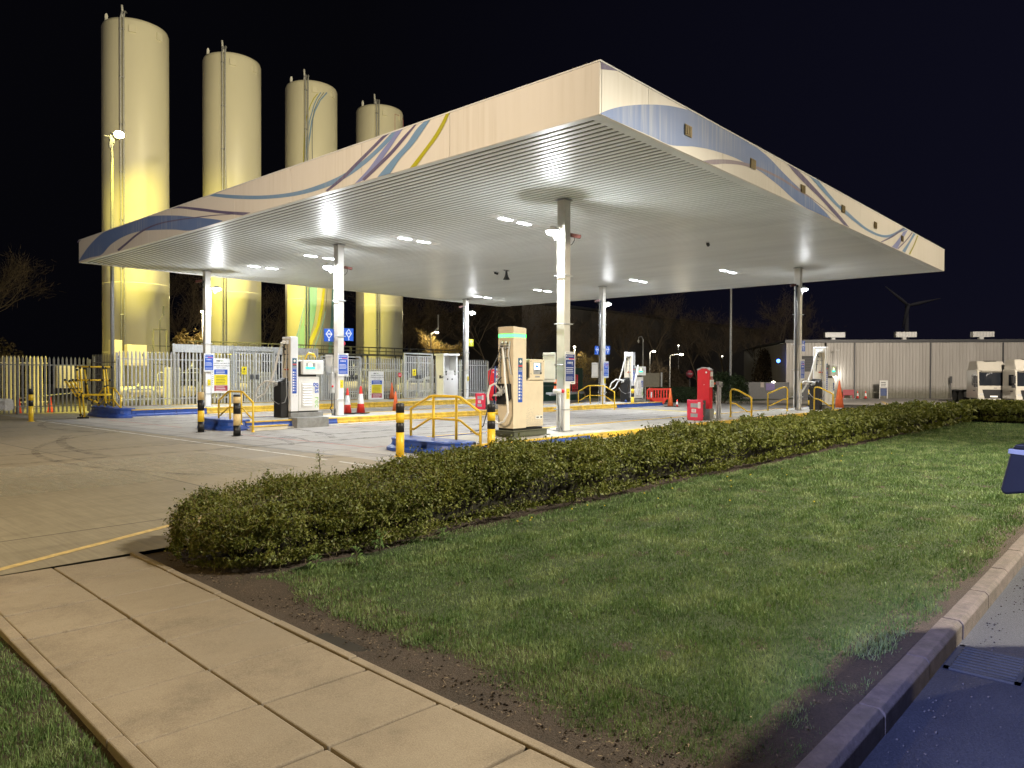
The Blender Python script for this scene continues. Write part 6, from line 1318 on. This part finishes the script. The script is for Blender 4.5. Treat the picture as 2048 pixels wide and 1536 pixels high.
# ------------------------------------------------------------------ lorries
def lorry(loc, rz, label, h=3.62):
    t = thing('lorry', label, 'lorry', loc, rz, 'white lorry cabs parked by the corrugated building'); W = 2.46; w = W/2
    b = MB(); b.prism([(0,.45),(2.2,.45),(2.2,2.9),(.35,2.9),(.12,2.75),(0,1.55)], 'y', -w, w); b.build('cab', M['truckwhite'], t, bevel=.06)
    b = MB(); b.hexa([(.1,-w+.04,2.8),(2.15,-w+.04,2.8),(2.15,w-.04,2.8),(.1,w-.04,2.8)], [(.75,-w+.22,h),(2.1,-w+.15,h),(2.1,w-.15,h),(.75,w-.22,h)]); b.build('roof_fairing', M['truckwhite'], t, bevel=.09, seg=3)
    b = MB(); b.box(.62,-.45,h-.03,1.0,.45,h+.02); b.build('roof_hatch', M['black'], t)
    b = MB(); b.hexa([(-.015,-w+.09,1.52),(.06,-w+.09,1.52),(.06,w-.09,1.52),(-.015,w-.09,1.52)], [(.10,-w+.12,2.72),(.2,-w+.12,2.72),(.2,w-.12,2.72),(.10,w-.12,2.72)]); b.build('windscreen', M['glass'], t, bevel=.02)
    b = MB(); b.prism([(-.1,2.74),(.12,2.62),(.2,2.82),(.1,2.86)], 'y', -w*.55, w*.8); b.build('sun_visor', M['truckwhite'], t, bevel=.015)
    for s_ in (-1, 1):
        b = MB(); b.prism([(.22,1.55),(1.15,1.55),(1.15,2.45),(.35,2.45)], 'y', s_*(w+.002), s_*(w+.012)); b.build('side_window', M['glass'], t)
        b = MB(); b.box(-.15,s_*(w+.08),1.75,.12,s_*(w+.32),2.35); b.box(-.12,s_*(w+.08),1.4,.1,s_*(w+.3),1.65); b.box(.02,s_*w,2.2,.06,s_*(w+.1),2.25); b.build('wing_mirror', M['black'], t, bevel=.03)
        b = MB(); b.box(-.03,s_*(w-.55),.62,.0,s_*(w-.12),.88); b.build('headlight', M['grey'], t, bevel=.02)
        b = MB(); b.tube([(.9,s_*(w-.32),.51),(.9,s_*(w-.02),.51)], .51, 24); b.build('wheel', M['rubber'], t, bevel=.03)
        b = MB(); b.tube([(3.4,s_*(w-.6),.51),(3.4,s_*(w-.02),.51)], .51, 24); b.tube([(4.6,s_*(w-.6),.51),(4.6,s_*(w-.02),.51)], .51, 24); b.build('rear_wheels', M['rubber'], t, bevel=.03)
        b = MB(); b.box(2.9,s_*(w-.65),1.02,5.15,s_*(w+.02),1.12); b.box(5.1,s_*(w-.65),.4,5.15,s_*(w+.02),1.12); b.build('mudguard', M['black'], t, bevel=.03)
    b = MB(); b.box(2.2,-.45,.6,5.3,.45,.95); b.box(2.3,-w+.1,.5,2.9,w-.1,.95); b.build('chassis', M['dgrey'], t)
    b = MB(); b.prism([(-w*.72,1.2),(w*.72,1.2),(w*.6,.42),(-w*.6,.42)], 'x', -.035, -.002); b.build('grille', M['black'], t, bevel=.01); b = MB(); b.box(-.05,-.3,.55,-.036,.3,.68); b.build('number_plate', M['white'], t)
    b = MB(); b.box(-.08,-w,.28,.25,w,.44); b.prism([(-.06,.44),(.2,.44),(.2,.8),(-.02,.8)], 'y', w-.5, w); b.prism([(-.06,.44),(.2,.44),(.2,.8),(-.02,.8)], 'y', -w, -w+.5); b.build('bumper', M['truckwhite'], t, bevel=.04)
    b = MB(); b.box(-.012,-.25,1.3,-.002,.0,1.36); b.box(.5,w+.003,1.05,.9,w+.008,1.15); b.build('badge', M['dgrey'], t); return t
lorry((57.6,-.9,-.62), math.radians(33), 'left of the two parked white lorry cabs, windscreen fully seen')
lorry((56.3,-3.75,-.62), math.radians(33), 'right of the two parked white lorry cabs, cut by the picture edge', 3.72)

# ------------------------------------------------------------------ dark van just outside the right edge; only its mirror shows
t = thing('parked_van', 'dark vehicle whose black mirror pokes in at the right edge above the lawn', 'van', (-14.2,-13.12,ROADZ)); vm = mat('van_navy', (.015,.02,.04), .3, coat=.5)
b = MB(); b.prism([(0,.35),(5.2,.35),(5.2,2.25),(5.0,2.35),(1.25,2.35),(.45,1.4),(.05,1.15)], 'y', -.95, .95); b.build('body', vm, t, bevel=.06)
b = MB(); b.prism([(.62,1.45),(1.3,2.15),(2.1,2.15),(2.1,1.45)], 'y', .951, .96); b.build('side_window', M['glass'], t)
for x in (.95,4.2):
    for s_ in (-1,1): b = MB(); b.tube([(x,s_*.78,.34),(x,s_*.98,.34)], .34, 24); b.build('wheel', M['rubber'], t, bevel=.02)
t = thing('wing_mirror', 'black mirror with a silver strip and rounded corner at the right edge', 'mirror', (-11.36,-11.86,0), -.13)
b = MB(); b.prism([(-.02,1.335),(.155,1.34),(.195,1.155),(.188,1.135),(.17,1.13),(-.02,1.17)], 'x', -.10, .06); 
b.build('housing', mat('mirror_black', (.012,.013,.018), .4), t, bevel=.012, seg=3); b = MB(); b.prism([(-.02,1.318),(.163,1.33),(.160,1.352),(-.02,1.344)], 'x', -.106, .064); b.build('silver_strip', M['grey'], t, bevel=.002); b = MB(); b.prism([(-.02,1.35),(.15,1.353),(.135,1.375),(-.02,1.382)], 'x', -.09, .05); b.build('top_cap', M['black'], t, bevel=.006)
b = MB(); b.tube([(0,-.02,1.2),(.15,-.3,1.15)], .03, 8); b.build('arm', M['black'], t)
# gravel at the road edge, bits on the kerb
v = []; b = MB()
for k in range(170):
    x = random.uniform(-12.6,-7.5); y = -11.26-abs(random.gauss(0,.16)); r = random.uniform(.003,.010); b.ball((x,y,ROADZ+r*.5), r, n=5, sq=(1.2,1,.7))
tag(b.build('gravel', mat('grit', (.09,.08,.075), .8, var=.4, scale=30), fix=False), 'loose grit along the foot of the kerb', 'gravel', kind='stuff')

# ------------------------------------------------------------------ lights of the place, added beams, sky
def mast(loc, h, label, P, c, r=.25, to=None, ang=150):
    t = thing('street_lamp', label, 'street lamp', loc, 0, 'tall street lamps round the yard'); b = MB(); b.tube([(0,0,0),(0,0,h*.6),(0,0,h)], [.11,.08,.06], 12); b.build('pole', M['galv'], t); b = MB(); b.box(-.3,-.15,h+.02,.3,.15,h+.12); b.build('lamp_head', M['grey'], t, bevel=.03)
    b = MB(); b.box(-.22,-.1,h-.01,.22,.1,h+.018); b.build('lens', M['farlamp'], t)
    l = spot('street_lamp_beam', (0,0,h-.08), to or (0,0,0), P, c, ang, .6, t, r); return t
mast((-21,-1,-.02), 9, 'tall lamp standing left of the yard, outside the picture', P_SOD:=2300, (1,.70,.24), to=(12,0,-6.5), ang=122)
mast((-3,-18.4,ROADZ), 12.4, 'tall lamp across the road from the lawn, outside the picture', P_RIGHT:=18500, (1,.93,.76), to=(-2,7.5,0), ang=88)
spot('tank_fill_beam', (-3,-18.6,12.7), (9.5,30.3,19.0), 26500, (1,.86,.50), 42, .45, None, .6)  # added beam with no lamp of its own, brightening the upper tanks
spot('blue_fill_beam', (-19,-11.4,6), (-10.7,-12.1,-.1), 5200, (.36,.44,1.0), 21, 1.0, None, .3)  # added blue beam without any lamp, tinting the road and kerb strip
spot('fascia_fill_beam', (-21,-1,9.25), (-4.7,6.5,8.8), 5800, (1,.84,.68), 98, .6, None, .3)  # extra beam added without a lamp head to brighten the left fascia
mast((16,-24,ROADZ), 12, 'unseen tall lamp added farther along the road to brighten the fascia', 15500, (1,.86,.64), to=(0,13,3))  # lamp added out of view so the far fascia end is lit
mast((41,-9,-.4), 10, 'tall lamp in front of the corrugated building, outside the picture', 30000, (1,.88,.74), to=(27,19,5.5), ang=120)

w = bpy.data.worlds.new('World'); sc.world = w; w.use_nodes = True; wt = w.node_tree; bg = wt.nodes['Background']
sky = wt.nodes.new('ShaderNodeTexSky'); sky.sky_type = 'NISHITA'; sky.sun_disc = False; sky.sun_elevation = math.radians(-9); sky.sun_rotation = math.radians(70); sky.air_density = 1.2
tcw = wt.nodes.new('ShaderNodeTexCoord'); dp = wt.nodes.new('ShaderNodeVectorMath'); dp.operation = 'DOT_PRODUCT'; dp.inputs[1].default_value = (.67,-.74,-.25)
rw = wt.nodes.new('ShaderNodeValToRGB'); rw.color_ramp.elements[0].position = .35; rw.color_ramp.elements[0].color = (.0008,.0008,.0013,1); rw.color_ramp.elements[1].position = .8; rw.color_ramp.elements[1].color = (.0021,.0021,.0054,1)
mpw = wt.nodes.new('ShaderNodeMath'); mpw.operation = 'MULTIPLY_ADD'; mpw.inputs[1].default_value = .5; mpw.inputs[2].default_value = .5
adw = wt.nodes.new('ShaderNodeMix'); adw.data_type = 'RGBA'; adw.blend_type = 'ADD'; adw.inputs[0].default_value = 1; bg.inputs[1].default_value = 1
scw = wt.nodes.new('ShaderNodeMix'); scw.data_type = 'RGBA'; scw.blend_type = 'MULTIPLY'; scw.inputs[0].default_value = 1; scw.inputs[7].default_value = (.05,.05,.05,1)
wt.links.new(tcw.outputs['Generated'], dp.inputs[0]); wt.links.new(dp.outputs['Value'], mpw.inputs[0]); wt.links.new(mpw.outputs[0], rw.inputs[0]); wt.links.new(sky.outputs[0], scw.inputs[6]); wt.links.new(scw.outputs[2], adw.inputs[6]); wt.links.new(rw.outputs[0], adw.inputs[7]); wt.links.new(adw.outputs[2], bg.inputs[0])
su = bpy.data.lights.new('night_glow', 'SUN'); su.energy = .035; su.angle = math.radians(60); su.color = (1,.9,.8); so = bpy.data.objects.new('night_glow', su); COL.objects.link(so); so.rotation_euler = (math.radians(50), 0, math.radians(-50))
sc.view_settings.view_transform = 'Standard'; sc.view_settings.look = 'None'; sc.view_settings.exposure = 1.0; sc.view_settings.gamma = 1
sc.cycles.max_bounces = 6; sc.cycles.diffuse_bounces = 3; sc.cycles.glossy_bounces = 3; sc.cycles.sample_clamp_indirect = 4; sc.cycles.use_light_tree = True
